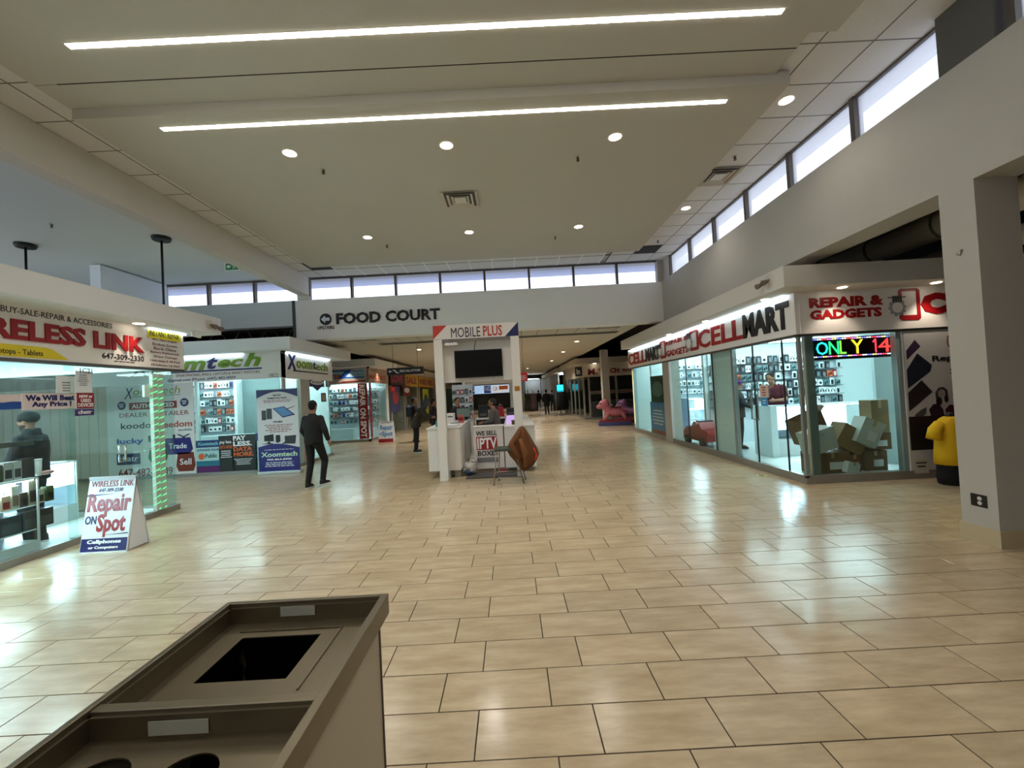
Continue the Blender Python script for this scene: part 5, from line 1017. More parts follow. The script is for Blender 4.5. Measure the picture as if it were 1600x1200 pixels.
t = thing('lit_tablet', (0.0, 9.7, 0.985), 'glowing lilac tablet leaning on the kiosk counter behind the door', 'tablet'); MB().hexa([(-0.15, 9.4, 0.985), (0.10, 9.4, 0.985), (0.10, 9.42, 0.985), (-0.15, 9.42, 0.985), (-0.13, 9.5, 1.17), (0.10, 9.5, 1.17), (0.10, 9.52, 1.17), (-0.13, 9.52, 1.17)]).build('screen', t, mt((190, 160, 220), 0.3, em=0.5)); bx('stand', t, BLACK, -0.1, 0.05, 9.45, 9.6, 0.985, 1.0)
t = thing('brown_box', (0.05, 9.1, 0.985), 'small brown wooden box beside the lilac tablet', 'box'); bx('body', t, mt((72, 54, 34), 0.6), -0.02, 0.13, 9.05, 9.2, 0.985, 1.06); bx('lid', t, mt((92, 70, 44), 0.6), -0.025, 0.135, 9.045, 9.205, 1.06, 1.08)
for i, (x, c, lab) in enumerate(((-0.85, (30, 30, 34), 'black cased device at the left'), (-0.52, (44, 40, 44), 'dark grey device in the middle'), (-0.02, (52, 50, 52), 'dark cash drawer at the right'))):
    t = thing('counter_device', (x, 12.15, 1.0), lab+' of the rear kiosk counter', 'device'); bx('casing', t, mt(c, 0.5), x-0.14, x+0.14, 12.05, 12.3, 1.0, 1.0+(0.36, 0.3, 0.24)[i], ch=0.01); bx('front_panel', t, mt((90, 92, 94), 0.3), x-0.1, x+0.1, 12.045, 12.05, 1.05, 1.12)
t = thing('red_bag', (-0.35, 12.1, 1.0), 'red gift bag standing on the rear kiosk counter', 'bag'); MB().hexa([(-0.42, 12.0, 1.0), (-0.22, 12.0, 1.0), (-0.22, 12.12, 1.0), (-0.42, 12.12, 1.0), (-0.40, 12.02, 1.30), (-0.26, 12.02, 1.30), (-0.26, 12.1, 1.30), (-0.40, 12.1, 1.30)]).build('bag', t, mt((170, 20, 26), 0.5)); MB().tube([(-0.38, 12.02, 1.30), (-0.36, 12.02, 1.36), (-0.30, 12.02, 1.36), (-0.28, 12.02, 1.30)], 0.005, 6).build('handle', t, WHITE)
for i in range(5):
    x = -1.0+i*0.2; t = thing('stationery_cup', (x, 12.2, 1.0), f'{["dark", "white", "blue", "grey", "green"][i]} cup of small goods in the row on the rear kiosk counter', 'cup') if False else None
ac = thing('accessory_rack', (-1.15, 12.3, 0), 'rack of hanging cables and cases at the rear left of the kiosk', 'rack')
bx('grid_panel', ac, mt((200, 206, 210), 0.4), -1.72, -1.12, 12.0, 12.03, 0.9, 2.0); bx('base', ac, KIOSK, -1.72, -1.12, 11.9, 12.2, 0, 0.9)
for r in range(4):
    for c in range(5):
        q = random.choice((1, 2, 4, 5)); o = link(bpy.data.objects.new(KNAME[q], KINDS[q][1])); o.location = (-1.66+c*0.12, 11.94, 1.0+r*0.24)
        tag(o, f'{KINDS[q][0]} in the {["lowest", "second lowest", "third", "top"][r]} row, {["leftmost", "second", "middle", "fourth", "rightmost"][c]}, of the kiosk rack', 'package', f'packages: {KINDS[q][0]}, row {r+1} of the rear kiosk rack')
# chair with a coat
ch = thing('folding_chair', (-0.12, 7.72, 0), 'metal folding chair with dark seat standing before the kiosk', 'chair')
LEGM = mt((150, 138, 122), 0.35, 0.7)
a0 = on_z(773, 757)[0]
SZ = 0.62
MB().loft([[(x0+0.02*sx, y, z) for x0, y, sx in ((-0.36, 7.60, 0), (-0.30, 7.56, 0), (0.03, 7.56, 0), (0.08, 7.62, 0), (0.08, 7.92, 0), (0.02, 7.97, 0), (-0.30, 7.97, 0), (-0.36, 7.92, 0))] for z in (SZ, SZ+0.045)], smooth=False).build('seat', ch, mt((66, 70, 60), 0.7))
for nm, pts in (('leg', [(-0.40, 7.58, 0), (-0.33, 7.60, SZ)]), ('leg', [(-0.32, 7.94, 0), (-0.28, 7.94, SZ)]), ('leg', [(0.16, 7.62, 0), (0.02, 7.62, SZ), (0.0, 7.62, SZ)]), ('leg', [(0.20, 7.94, 0), (0.06, 7.94, SZ)])): MB().tube(pts, 0.012, 8).build(nm, ch, LEGM)
MB().tube([(-0.385, 7.59, 0.13), (0.13, 7.62, 0.13)], 0.009, 8).build('stretcher', ch, LEGM); MB().tube([(-0.38, 7.59, 0.24), (0.1, 7.62, 0.24)], 0.009, 8).build('stretcher', ch, LEGM)
MB().tube([(0.04, 7.60, SZ), (0.14, 7.62, 0.80), (0.18, 7.66, 0.97), (0.18, 7.86, 0.97), (0.14, 7.92, 0.80), (0.04, 7.94, SZ)], 0.012, 8).build('back_frame', ch, LEGM)
coat = thing('draped_coat', (0.17, 7.76, 0.3), 'brown coat with an orange-red lining draped over the folding chair', 'coat')
b = MB(); rings = []; random.seed(5)
for z, cx, cy, w, d in ((1.02, 0.17, 7.76, 0.035, 0.10), (0.98, 0.17, 7.76, 0.07, 0.16), (0.88, 0.16, 7.76, 0.13, 0.19), (0.76, 0.14, 7.75, 0.20, 0.21), (0.64, 0.14, 7.74, 0.26, 0.22), (0.52, 0.19, 7.73, 0.25, 0.2), (0.42, 0.21, 7.72, 0.19, 0.17), (0.32, 0.21, 7.71, 0.13, 0.13), (0.25, 0.17, 7.70, 0.06, 0.08)):
    rings.append([(cx+w*(1+0.16*math.sin(7*q+z*2))*math.cos(q), cy+d*(1+0.18*math.sin(8*q))*math.sin(q), z) for q in [2*PI*k/36 for k in range(36)]])
rings = [[(x+0.0, y, z-0.03*math.sin(3*q)) for q, (x, y, z) in zip([2*PI*k/36 for k in range(36)], r)] for r in rings]
b.loft(rings).build('coat_body', coat, mt((100, 58, 24), 0.9, bump=0.4, scale=8))
MB().tube([(0.02, 7.55, 0.86), (-0.04, 7.53, 0.74), (0.04, 7.52, 0.60), (0.12, 7.52, 0.48)], [0.04, 0.055, 0.05, 0.04], 12).build('sleeve', coat, mt((104, 60, 24), 0.9))
MB().tube([(0.12, 7.54, 0.84), (0.19, 7.52, 0.6), (0.20, 7.52, 0.32)], [0.03, 0.05, 0.035], 12).build('front_fold', coat, mt((118, 72, 30), 0.9))
MB().loft([[(0.36+w*math.cos(q), 7.76+0.1*math.sin(q), z) for q in [2*PI*k/14 for k in range(14)]] for z, w in ((0.64, 0.03), (0.56, 0.07), (0.48, 0.09), (0.41, 0.05))]).build('lining', coat, mt((226, 52, 26), 0.7))

# ============================================================ RIGHT SIDE BEYOND THE CORNER SHOP
mtk = thing('shop_front', (5.2, 23, 0), 'dark closed shop lettered M.TECH beyond the pink rides', 'shop')
Xm, Ym = 3.95, 22.4
MB().m(mt((190, 184, 172), 0.6)).box(3.55, 9, Ym-0.4, 29.5, 3.04, 3.34).build('canopy', mtk)
s = bx('sign_board', mtk, mt((198, 188, 170), 0.5), Xm, 9, Ym, Ym+0.1, 2.32, 3.04); sd = bx('sign_board', mtk, mt((190, 180, 164), 0.5), Xm-0.05, Xm, Ym, 29, 2.32, 3.04)
for sx, bl, t2 in (('M', (919, 586), (929, 576)), ('.', (930.5, 585), (933, 582)), ('TE', (935, 584.5), (951, 575.5)), ('CH', (953, 583), (967, 574.5))): tr(sx, s, ry(Ym-0.002, bl, t2), mt((120, 24, 34), 0.4), bold=0.04, t=0.02)
tr('PHONE', s, ry(Ym-0.002, (973, 581), (988, 575)), MARO, bold=0.02, t=0.02)
R = ry(Ym-0.004, (899, 588), (909, 573)); plate(s, 'logo_panel', R, INK); tr('in', s, R.sub(0.2, 0.2, 0.7, 0.8).up(0.005), WHITE)
DG = mt((30, 34, 34), 0.15)
MB().box(Xm, Xm+0.1, Ym, 29, 0, 0.1).box(Xm+0.1, 9, Ym, Ym+0.1, 0, 0.1).build('curb', mtk, CURB)
for x0 in (Xm, 4.25, 5.75, 7.3): bx('post', mtk, mt((150, 148, 142), 0.5), x0, x0+0.09, Ym, Ym+0.09, 0.1, 2.32)
for x0, x1 in ((4.35, 5.73), (5.86, 7.28), (7.4, 9)):
    for z0, z1, m_ in ((0.1, 0.95, mt((64, 70, 70), 0.3)), (1.0, 1.35, DG), (1.55, 2.30, DG)): bx('dark_pane', mtk, m_, x0, x1, Ym+0.03, Ym+0.05, z0, z1)
    bx('transom', mtk, mt((130, 126, 120), 0.5), x0, x1, Ym, Ym+0.06, 1.36, 1.53); text('PHONE REPAIR UNLOCK', mtk, (x0+0.05, Ym-0.001, 1.41), UX, (x1-x0)*0.9, 0.08, MARO, n=(0, -1, 0), bold=0.0)
for y0 in (Ym+1.5, Ym+3.0, Ym+4.6): bx('post', mtk, mt((150, 148, 142), 0.5), Xm, Xm+0.08, y0, y0+0.09, 0.1, 2.32)
bx('side_glass', mtk, GLASS, Xm+0.03, Xm+0.04, Ym+0.1, 28.9, 0.1, 2.32); bx('inner_wall', mtk, mt((110, 112, 110), 0.6), 6.5, 6.6, Ym+0.1, 29, 0.1, 2.3); bx('inner_wall', mtk, mt((60, 62, 62), 0.6), Xm+0.1, 9, 28.9, 29, 0, 2.3)
bx('soffit_lamp', mtk, DOWN, 4.55, 4.7, Ym-0.25, Ym-0.12, 3.02, 3.035); bx('soffit_lamp', mtk, DOWN, 6.7, 6.85, Ym-0.25, Ym-0.12, 3.02, 3.035)
pl2 = struct('trim_9', MB().box(4.37, 4.70, 19.4, 19.75, 0, ZB), mt((190, 186, 176), 0.6))
ck = thing('shop_front', (5.2, 36, 0), 'far right shop with a lit interior behind the dark coats rack', 'shop')
MB().m(mt((180, 174, 164), 0.6)).box(3.4, 9, 29.6, 44, 3.0, 3.3).build('canopy', ck); bx('side_wall', ck, mt((176, 170, 160), 0.6), 3.9, 9, 30.0, 30.1, 0, 3.0); bx('wall_panel', ck, mt((150, 146, 140), 0.6), 3.85, 3.95, 33, 44, 0, 3.0); bx('lamp', ck, TUBE, 3.9, 4.3, 31.5, 32.5, 2.9, 2.95)
bs = thing('advert_screen', (4.1, 29.9, 1.7), 'glowing cyan advertising screen in the far right shop front', 'screen'); a, c = on_y(870.5, 615, 28.5), on_y(880, 601, 28.5); bx('casing', bs, INK, a[0]-0.04, c[0]+0.04, 28.5, 28.6, a[1]-0.04, c[1]+0.04); bx('screen', bs, mt((40, 190, 220), 0.3, em=1.6), a[0], c[0], 28.495, 28.5, a[1], c[1]); MB().tube([(a[0]+0.2, 28.55, 0), (a[0]+0.2, 28.55, a[1])], 0.03, 8).build('stand', bs, INK); bx('foot', bs, INK, a[0]+0.0, a[0]+0.4, 28.4, 28.7, 0, 0.03)
rk = thing('clothes_rack', (3.4, 27.5, 0), 'chrome clothes rail carrying dark coats in the far corridor', 'rack')
MB().tube([(2.9, 26.6, 1.62), (3.75, 28.2, 1.62)], 0.02, 8).tube([(2.9, 26.6, 0), (2.9, 26.6, 1.62)], 0.018, 8).tube([(3.75, 28.2, 0), (3.75, 28.2, 1.62)], 0.018, 8).build('rail', rk, ALU)
for i in range(9):
    f = (i+0.7)/9.4; x, y = 2.9+0.85*f, 26.6+1.6*f; c = ((16, 18, 20), (26, 28, 32), (20, 22, 20), (40, 38, 40))[i % 4]
    t = thing('hanging_coat', (x, y, 0.35), ('black', 'charcoal', 'greenish black', 'dark grey')[i % 4]+' long coat on the far clothes rail, '+('nearest', 'second', 'third', 'fourth', 'fifth', 'sixth', 'seventh', 'eighth', 'last')[i]+' in the row', 'coat', 'dark coats on the far clothes rail')
    MB().loft([[(a*math.cos(q), b_*math.sin(q), z) for q in [2*PI*k/14 for k in range(14)]] for a, b_, z in ((0.20, 0.07, 0.0), (0.22, 0.07, 0.5), (0.21, 0.07, 0.95), (0.16, 0.05, 1.15), (0.04, 0.03, 1.22))]).build('coat_body', t, mt(c, 0.9), local=True); MB().tube([(0, 0, 1.2), (0, 0, 1.29)], 0.006, 5).build('hanger_hook', t, ALU, local=True)
wp = thing('corridor_sign', (0.4, 14.0, 2.1), 'small red hanging price sign right of the kiosk post', 'sign')
a, c = on_y(812, 596, 12.0), on_y(824, 581, 12.0); MB().prism([(a[0], 12.0, a[1]), (c[0], 12.0, a[1]), (c[0]+0.0, 12.0, c[1]-0.06), (c[0]-0.05, 12.0, c[1]), (a[0], 12.0, c[1]-0.02)], (0, 1, 0), 0.02).build('board', wp, mt((206, 40, 46), 0.4)); smallprint(wp, Rect((a[0]+0.03, 11.998, a[1]+0.03), UX, NZ, (0, -1, 0), c[0]-a[0]-0.06, c[1]-a[1]-0.12), 3, PAPER); MB().tube([((a[0]+c[0])/2, 12.01, c[1]), ((a[0]+c[0])/2, 12.01, ZB)], 0.005, 6).build('hanger', wp, ALU)
ys_ = thing('price_card', (0.2, 8.2, 1.7), 'small orange yellow card on the right kiosk post', 'sign'); a, c = on_y(804.5, 611, 8.19), on_y(812, 603, 8.19); bx('card', ys_, mt((190, 130, 40), 0.5), a[0], c[0], 8.19, 8.198, a[1], c[1]); smallprint(ys_, Rect((a[0]+0.01, 8.189, a[1]+0.02), UX, NZ, (0, -1, 0), c[0]-a[0]-0.02, c[1]-a[1]-0.04), 3, MARO)
pt_ = thing('entrance_structure', (0.9, 44, 0), 'pale lit panels and doorway at the far end of the corridor', 'partition')
for x0, x1, c in ((-0.4, 0.3, (206, 224, 226)), (0.35, 1.2, (120, 124, 124)), (1.25, 2.9, (196, 200, 204)), (2.95, 3.8, (176, 180, 184))): bx('panel', pt_, mt(c, 0.5), x0+0.3, x1+0.3, 44, 44.1, 0, 3.0)
bx('lamp', pt_, TUBE, 1.8, 3.0, 43.2, 43.3, 2.98, 3.0)
for i, (px, py, y, c) in enumerate(((826, 640, 36, (60, 66, 50)), (834, 640, 35, (60, 40, 40)), (822, 632, 38, (190, 190, 196)))):
    x = on_y(px, py, y)[0]; t = thing('merchandise_stand', (x, y, 0), ('green grey', 'dark red', 'white')[i]+' goods stand along the far corridor', 'stand'); MB().loft([[(x+w*math.cos(q), y+w*math.sin(q), z) for q in [2*PI*k/10 for k in range(10)]] for w, z in ((0.35, 0), (0.38, 0.4), (0.3, 1.1), (0.34, 1.5))]).build('goods', t, mt(c, 0.8)); MB().tube([(x, y, 1.5), (x, y, 1.8)], 0.03, 8).build('pole', t, ALU)
# ceiling bits over the corridor
b = MB()
for k in range(-9, 7):
    x = k*0.61+0.3
    if -4.9 < x < 3.4: b.box(x-0.012, x+0.012, YB+0.45, 13.2, ZB-0.004, ZB)
b.build('ceiling_grid', ceil, mt((120, 112, 98), 0.6))
sl = thing('linear_grille', (-0.8, 13.2, ZB), 'long dark linear slot across the corridor ceiling behind the kiosk header', 'vent'); bx('slot', sl, mt((64, 62, 56), 0.7), -4.2, 3.6, 13.2, 13.62, ZB-0.01, ZB-0.001); bx('blade', sl, mt((90, 88, 80), 0.6), -4.2, 3.6, 13.38, 13.42, ZB-0.018, ZB-0.01)
for x, y, lab in ((-4.5, 12.35, 'left'), (2.9, 12.35, 'right')): t = thing('slot_diffuser', (x, y, ZB), f'short dark slot diffuser at the {lab} of the corridor ceiling', 'vent'); bx('slot', t, mt((70, 66, 60), 0.7), x-0.5, x+0.5, y-0.05, y+0.05, ZB-0.008, ZB); bx('rim', t, GYP, x-0.53, x+0.53, y-0.08, y+0.08, ZB-0.003, ZB-0.001)
for i, (x, y) in enumerate(((-3.4, 15.5), (0.2, 15.5), (2.6, 15.5), (-3.4, 19.5), (0.2, 19.5), (2.6, 19.5), (-3.4, 25), (0.2, 25), (2.6, 25), (-1.6, 32), (1.4, 32), (-1.6, 40), (1.4, 40))):
    downlight(x, y, ZB, 'round downlight in the low corridor ceiling '+('nearest row', 'second row', 'third row', 'farthest part')[min(i//3, 3)]+(', left' if x < -1 else ', middle' if x < 1 else ', right'))

# ============================================================ OVERHEAD PIPES, CAMERAS, LAMP HEADS
def duct(lab, x, z, r, y0, y1):
    t = thing('air_duct', (x, (y0+y1)/2, z), lab, 'duct'); MB().tube([(x, y, z) for y in (y0, y1)], r, 20).build('duct_run', t, mt((226, 214, 190), 0.5))
    b = MB(); y = y0+0.5
    while y < y1: b.tube([(x, y, z), (x, y+0.04, z)], r+0.012, 20); y += 1.2
    b.build('seam_ring', t, mt((120, 110, 92), 0.5)); MB().tube([(x, 3.2, z), (x, 3.2, 4.46)], 0.01, 6).tube([(x, 5.2, z), (x, 5.2, 4.46)], 0.01, 6).build('hanger', t, ALU)
duct('thick pale duct in the dark space above the corner shop', 6.9, 3.98, 0.22, 1.0, 9.5)
duct('lower thinner duct beside the thick one above the corner shop', 7.6, 3.62, 0.15, 1.0, 9.5)
MBt = thing('cable_conduit', (5.4, 4, 4.2), 'thin pale conduit running through the dark space behind the beam', 'pipe'); MB().tube([(5.15, 1.5, 4.0), (5.15, 9.0, 4.0)], 0.012, 6).build('conduit', MBt, mt((200, 196, 186), 0.4)); MB().tube([(5.15, 4.0, 4.0), (5.15, 4.0, 4.46)], 0.006, 5).build('hanger', MBt, ALU)
tj = thing('roof_trusses', (-8, 12.8, 3.7), 'dark open web joists seen under the left windows', 'joist')
for y in (12.4, 13.4):
    b = MB().tube([(-10, y, 4.15), (-6.3, y, 4.15)], 0.035, 6).tube([(-10, y, 3.50), (-6.3, y, 3.50)], 0.035, 6)
    x = -10
    while x < -6.4: b.tube([(x, y, 3.50), (x+0.4, y, 4.15), (x+0.8, y, 3.50)], 0.022, 6); x += 0.8
    b.build('joist', tj, mt((96, 92, 84), 0.6))
def lamp_heads(lab, P, d, parent=None):
    t = thing('emergency_lamp', P, lab, 'lamp'); x, y, z = P; sx = 1 if x < 0 else -1
    MB().tube([(x, y, z), (x+sx*0.012, y, z)], 0.085, 20).build('wall_plate', t, mt((206, 196, 184), 0.4))
    for i, dy in enumerate((0.0, d)):
        MB().tube([(x+sx*0.01, y, z), (x+sx*0.06, y+dy*0.6, z-0.01), (x+sx*0.07, y+dy, z-0.02)], 0.010, 6).build('arm', t, mt((120, 108, 96), 0.4))
        MB().tube([(x+sx*0.05, y+dy, z-0.02-0.02*i), (x+sx*0.12, y+dy, z-0.05-0.02*i)], [0.03, 0.045], 14).build('lamp_head', t, mt((110, 96, 84), 0.4))
yy_, zz_ = on_x(1203, 437, 4.10); lamp_heads('twin-head emergency lamp on the canopy over the CELLMART letters', (4.104, yy_, zz_), 0.16)
yy_, zz_ = on_x(327, 507, -5.30); lamp_heads('twin-head emergency lamp on the canopy end over the left shop', (-5.304, yy_, zz_), 0.16)
def dome(lab, x, y, z):
    t = thing('dome_camera', (x, y, z), lab, 'security camera'); MB().tube([(x, y, z), (x, y, z-0.03)], 0.055, 16).build('mount', t, mt((40, 36, 34), 0.5)); MB().ell((x, y, z-0.035), (0.045, 0.045, 0.05), 14, 8).build('dome', t, mt((12, 12, 14), 0.15))
dome('black dome camera at the corner of the Xoomtech canopy', -5.66, 10.27, 3.04); dome('black dome camera on the canopy of the shop with the red vertical banner', -5.72, 16.55, 3.04)
bc = thing('bullet_camera', (-5.5, 6.9, 3.0), 'white bullet camera under the left shop canopy', 'security camera'); yb = on_x(305, 524, -5.42)[0]
MB().tube([(-5.42, yb-0.06, 3.04), (-5.42, yb-0.06, 2.99)], 0.03, 10).build('mount', bc, WHITE); MB().tube([(-5.42, yb-0.08, 2.975), (-5.36, yb+0.04, 2.95)], 0.028, 12).build('camera_body', bc, WHITE); MB().tube([(-5.36, yb+0.04, 2.95), (-5.352, yb+0.055, 2.947)], 0.022, 12).build('lens', bc, INK)
oc = thing('wall_outlet', (4.5, 4.0, 0.45), 'black electrical outlet plate low on the pillar', 'outlet'); yo, zo = on_x(1530, 782, 4.5)
bx('cover_plate', oc, BLACK, 4.494, 4.5, yo-0.07, yo+0.07, zo-0.06, zo+0.06, ch=0.002)
for dz in (-0.022, 0.022): MB().tube([(4.4935, yo-0.01, zo+dz), (4.490, yo-0.01, zo+dz)], 0.019, 14).build('socket', oc, mt((200, 196, 190), 0.4))
hk = thing('wall_hook', (4.5, 4, 3), 'small hook high on the pillar face', 'hook'); yo, zo = on_x(1503, 396, 4.5); MB().tube([(4.5, yo, zo+0.03), (4.48, yo, zo-0.02), (4.465, yo+0.02, zo-0.0)], 0.005, 6).build('hook', hk, ALU)
MB().tube([(4.5, yo, zo+0.03), (4.494, yo, zo+0.03)], 0.012, 8).build('rosette', hk, ALU)
fs = thing('floor_sticker', (4.3, 7.6, 0), 'round yellow floor sticker at the door of the corner shop', 'sticker'); x, y = on_z(1190, 743); MB().prism([(x+0.09*math.cos(2*PI*k/20), y+0.09*math.sin(2*PI*k/20), 0.0005) for k in range(20)], (0, 0, 1), 0.001).build('disc', fs, mt((170, 150, 40), 0.5)); MB().prism([(x+0.05*math.cos(2*PI*k/20), y+0.05*math.sin(2*PI*k/20), 0.0016) for k in range(20)], (0, 0, 1), 0.0006).build('print', fs, INK)

# ============================================================ RECYCLING STATION IN THE FOREGROUND
rb = thing('recycling_station', (-0.76, 0.9, 0), 'brushed steel topped waste station at the bottom left', 'waste bin')
BX0, BX1, BY0, BY1 = -1.055, -0.478, 0.10, 1.49
LAM = mt((186, 174, 150), 0.5, name='beige_laminate')
b = MB().box(BX0+0.03, BX1-0.03, BY0+0.03, BY1-0.03, 0.02, 0.04)
for a in ((BX0+0.03, BX0+0.05, BY0+0.03, BY1-0.03), (BX1-0.05, BX1-0.03, BY0+0.03, BY1-0.03), (BX0+0.05, BX1-0.05, BY0+0.03, BY0+0.05), (BX0+0.05, BX1-0.05, BY1-0.05, BY1-0.03)): b.box(*a, 0.04, 0.922)
b.build('body', rb, LAM); bx('corner_trim', rb, mt((90, 84, 72), 0.5), BX1-0.034, BX1-0.026, BY1-0.034, BY1-0.026, 0.02, 0.93)
b = MB(); t_ = 0.018
for a in ((BX0, BX0+t_, BY0, BY1), (BX1-t_-0.006, BX1, BY0, BY1), (BX0+t_, BX1-t_, BY0, BY0+t_), (BX0+t_, BX1-t_, BY1-t_, BY1)): b.box(*a, 0.93, 1.0, ch=0.002)
b.build('rim', rb, STEEL)
def tray(y0, y1, holes):
    x0, x1 = BX0+t_, BX1-t_; zt = 0.932
    for a in ((x0, x0+0.008, y0, y1), (x1-0.008, x1, y0, y1), (x0, x1, y0, y0+0.008), (x0, x1, y1-0.008, y1)): bx('tray_wall', rb, STEEL, *a, zt, 0.985)
    b = MB()
    bm = bmesh.new(); outer = [(x0, y0), (x1, y0), (x1, y1), (x0, y1)]
    edges = []
    def ring(p):
        v = [bm.verts.new((x, y, zt)) for x, y in p]; return [bm.edges.new((v[i], v[(i+1) % len(v)])) for i in range(len(v))]
    edges += ring(outer)
    for h in holes: edges += ring(h)
    bmesh.ops.triangle_fill(bm, edges=edges, use_beauty=True, use_dissolve=False)
    r_ = bmesh.ops.extrude_face_region(bm, geom=bm.faces[:]); bmesh.ops.translate(bm, verts=[v for v in r_['geom'] if isinstance(v, bmesh.types.BMVert)], vec=(0, 0, -0.004))
    b.merge(bm); return b.build('tray_plate', rb, STEEL)
q = [on_z(*p, 0.932) for p in ((378, 997), (500, 990), (447, 1062), (305, 1066))]
hx0, hx1, hy0, hy1 = (q[0][0]+q[3][0])/2, (q[1][0]+q[2][0])/2, (q[2][1]+q[3][1])/2, (q[0][1]+q[1][1])/2
YD = 1.005
bx('divider', rb, STEEL, BX0+t_, BX1-t_, YD-0.018, YD+0.008, 0.935, 0.995, ch=0.002)
tray(YD+0.008, BY1-t_, [[(hx0, hy0), (hx1, hy0), (hx1, hy1), (hx0, hy1)]])
for a in ((hx0-0.03, hx1+0.06, hy1+0.03, hy1+0.034), (hx1+0.056, hx1+0.06, hy0-0.05, hy1+0.034)): bx('tray_lip', rb, STEEL, *a, 0.932, 0.936)
rr = 0.065; cc = [(-0.90, 0.80), (-0.70, 0.80)]
e1, e2 = on_z(182, 1184, 0.932), on_z(320, 1176, 0.932)
cc = [(e1[0]+0.005, e1[1]-rr), (e2[0]+0.0, e2[1]-rr)]
tray(0.56, YD-0.018, [[(x+rr*math.cos(2*PI*k/28), y+rr*math.sin(2*PI*k/28)) for k in range(28)] for x, y in cc])
bx('inner_liner', rb, mt((6, 6, 8), 0.25, name='black_bin_liner'), BX0+0.06, BX1-0.06, 0.60, 0.96, 0.5, 0.56); bx('divider', rb, STEEL, BX0+t_, BX1-t_, 0.535, 0.56, 0.935, 0.995); tray(BY0+t_, 0.535, [[(-0.9, 0.25), (-0.62, 0.25), (-0.62, 0.4), (-0.9, 0.4)]])
for bl, t2, yw in (((439, 963), (492, 945), BY1-t_-0.009), ((233, 1158), (326, 1122), YD-0.018-0.009)):
    a, c = on_y(*bl, yw), on_y(*t2, yw); bx('paper_label', rb, mt((150, 150, 138), 0.7), min(a[0], c[0]), max(a[0], c[0]), yw-0.002, yw-0.0005, max(0.940, a[1]), min(0.985, c[1]))
bgm = mt((6, 6, 8), 0.3, spec=0.4, name='black_bin_liner'); b = MB(); random.seed(9)
lx0, lx1, ly0, ly1 = hx0-0.004, hx1+0.004, hy0-0.004, hy1+0.004; NN = 14
def wav(a, z, k): return 0.010*math.sin(a*34+z*21+k)+0.006*math.sin(a*71-z*33+k*2)
def sheet(f): 
    V = [[b.bm.verts.new(f(i/NN, j/NN)) for j in range(NN+1)] for i in range(NN+1)]
    for i in range(NN):
        for j in range(NN): q = b.bm.faces.new([V[i][j], V[i+1][j], V[i+1][j+1], V[i][j+1]]); q.smooth = True
zl = lambda v: 0.925-v*0.42
sheet(lambda u, v: (lx0+u*(lx1-lx0), ly1+min(1, v*6)*abs(wav(u, v, 0)), zl(v))); sheet(lambda u, v: (lx0+u*(lx1-lx0), ly0-min(1, v*6)*abs(wav(u, v, 1)), zl(v)))
sheet(lambda u, v: (lx0-min(1, v*6)*abs(wav(u, v, 2)), ly0+u*(ly1-ly0), zl(v))); sheet(lambda u, v: (lx1+min(1, v*6)*abs(wav(u, v, 3)), ly0+u*(ly1-ly0), zl(v)))
sheet(lambda u, v: (lx0-0.02+u*(lx1-lx0+0.04), ly0-0.02+v*(ly1-ly0+0.04), 0.50+3*abs(wav(u, v, 4))))
b.build('bin_liner', rb, bgm)

# ============================================================ TOY CAR AND PINK RIDES
tc = thing('toy_car', (4.95, 10.6, 0.08), 'red ride-on toy car behind the glass of the right shop', 'toy')
RC = mt((150, 14, 22), 0.25, coat=0.4)
b = MB(); prof = [(-0.66, 0.16), (-0.68, 0.34), (-0.55, 0.42), (-0.30, 0.44), (-0.18, 0.60), (0.10, 0.62), (0.26, 0.48), (0.60, 0.44), (0.68, 0.34), (0.66, 0.16)]
b.loft([[(4.95+sx, 10.6+y, 0.08+z*zs) for y, z in prof] for sx, zs in ((-0.26, 0.85), (-0.22, 1.0), (0.22, 1.0), (0.26, 0.85))], smooth=False).build('body', tc, RC)
bx('windscreen', tc, mt((60, 70, 76), 0.1), 4.76, 5.14, 10.6-0.1, 10.6+0.05, 0.58, 0.72)
for y in (-0.42, 0.42):
    for x in (-0.25, 0.25): w_ = MB().tube([(4.95+x-0.04, 10.6+y, 0.08+0.12), (4.95+x+0.04, 10.6+y, 0.08+0.12)], 0.12, 18).build('wheel', tc, mt((20, 20, 22), 0.6)); MB().tube([(4.95+x-0.045, 10.6+y, 0.2), (4.95+x+0.045, 10.6+y, 0.2)], 0.05, 10).build('hub', w_, ALU)
for y in (-0.2, 0.35): bx('seat_pad', tc, mt((150, 120, 110), 0.6), 4.72, 4.73, 10.6+y, 10.6+y+0.12, 0.28, 0.36)
def remesh(bm_builder, voxel, smooth=2, name='m'):
    o = bm_builder.build(name); md = o.modifiers.new('r', 'REMESH'); md.mode = 'VOXEL'; md.voxel_size = voxel; md.use_smooth_shade = True
    if smooth: s_ = o.modifiers.new('s', 'SMOOTH'); s_.iterations = smooth; s_.factor = 0.5
    dg = bpy.context.evaluated_depsgraph_get(); me = bpy.data.meshes.new_from_object(o.evaluated_get(dg)); mats = list(o.data.materials); bpy.data.objects.remove(o)
    me.materials.clear()
    return me
def meshobj(name, me, mat, parent):
    me.materials.append(mat); me.name = name; return link(bpy.data.objects.new(name, me), parent)
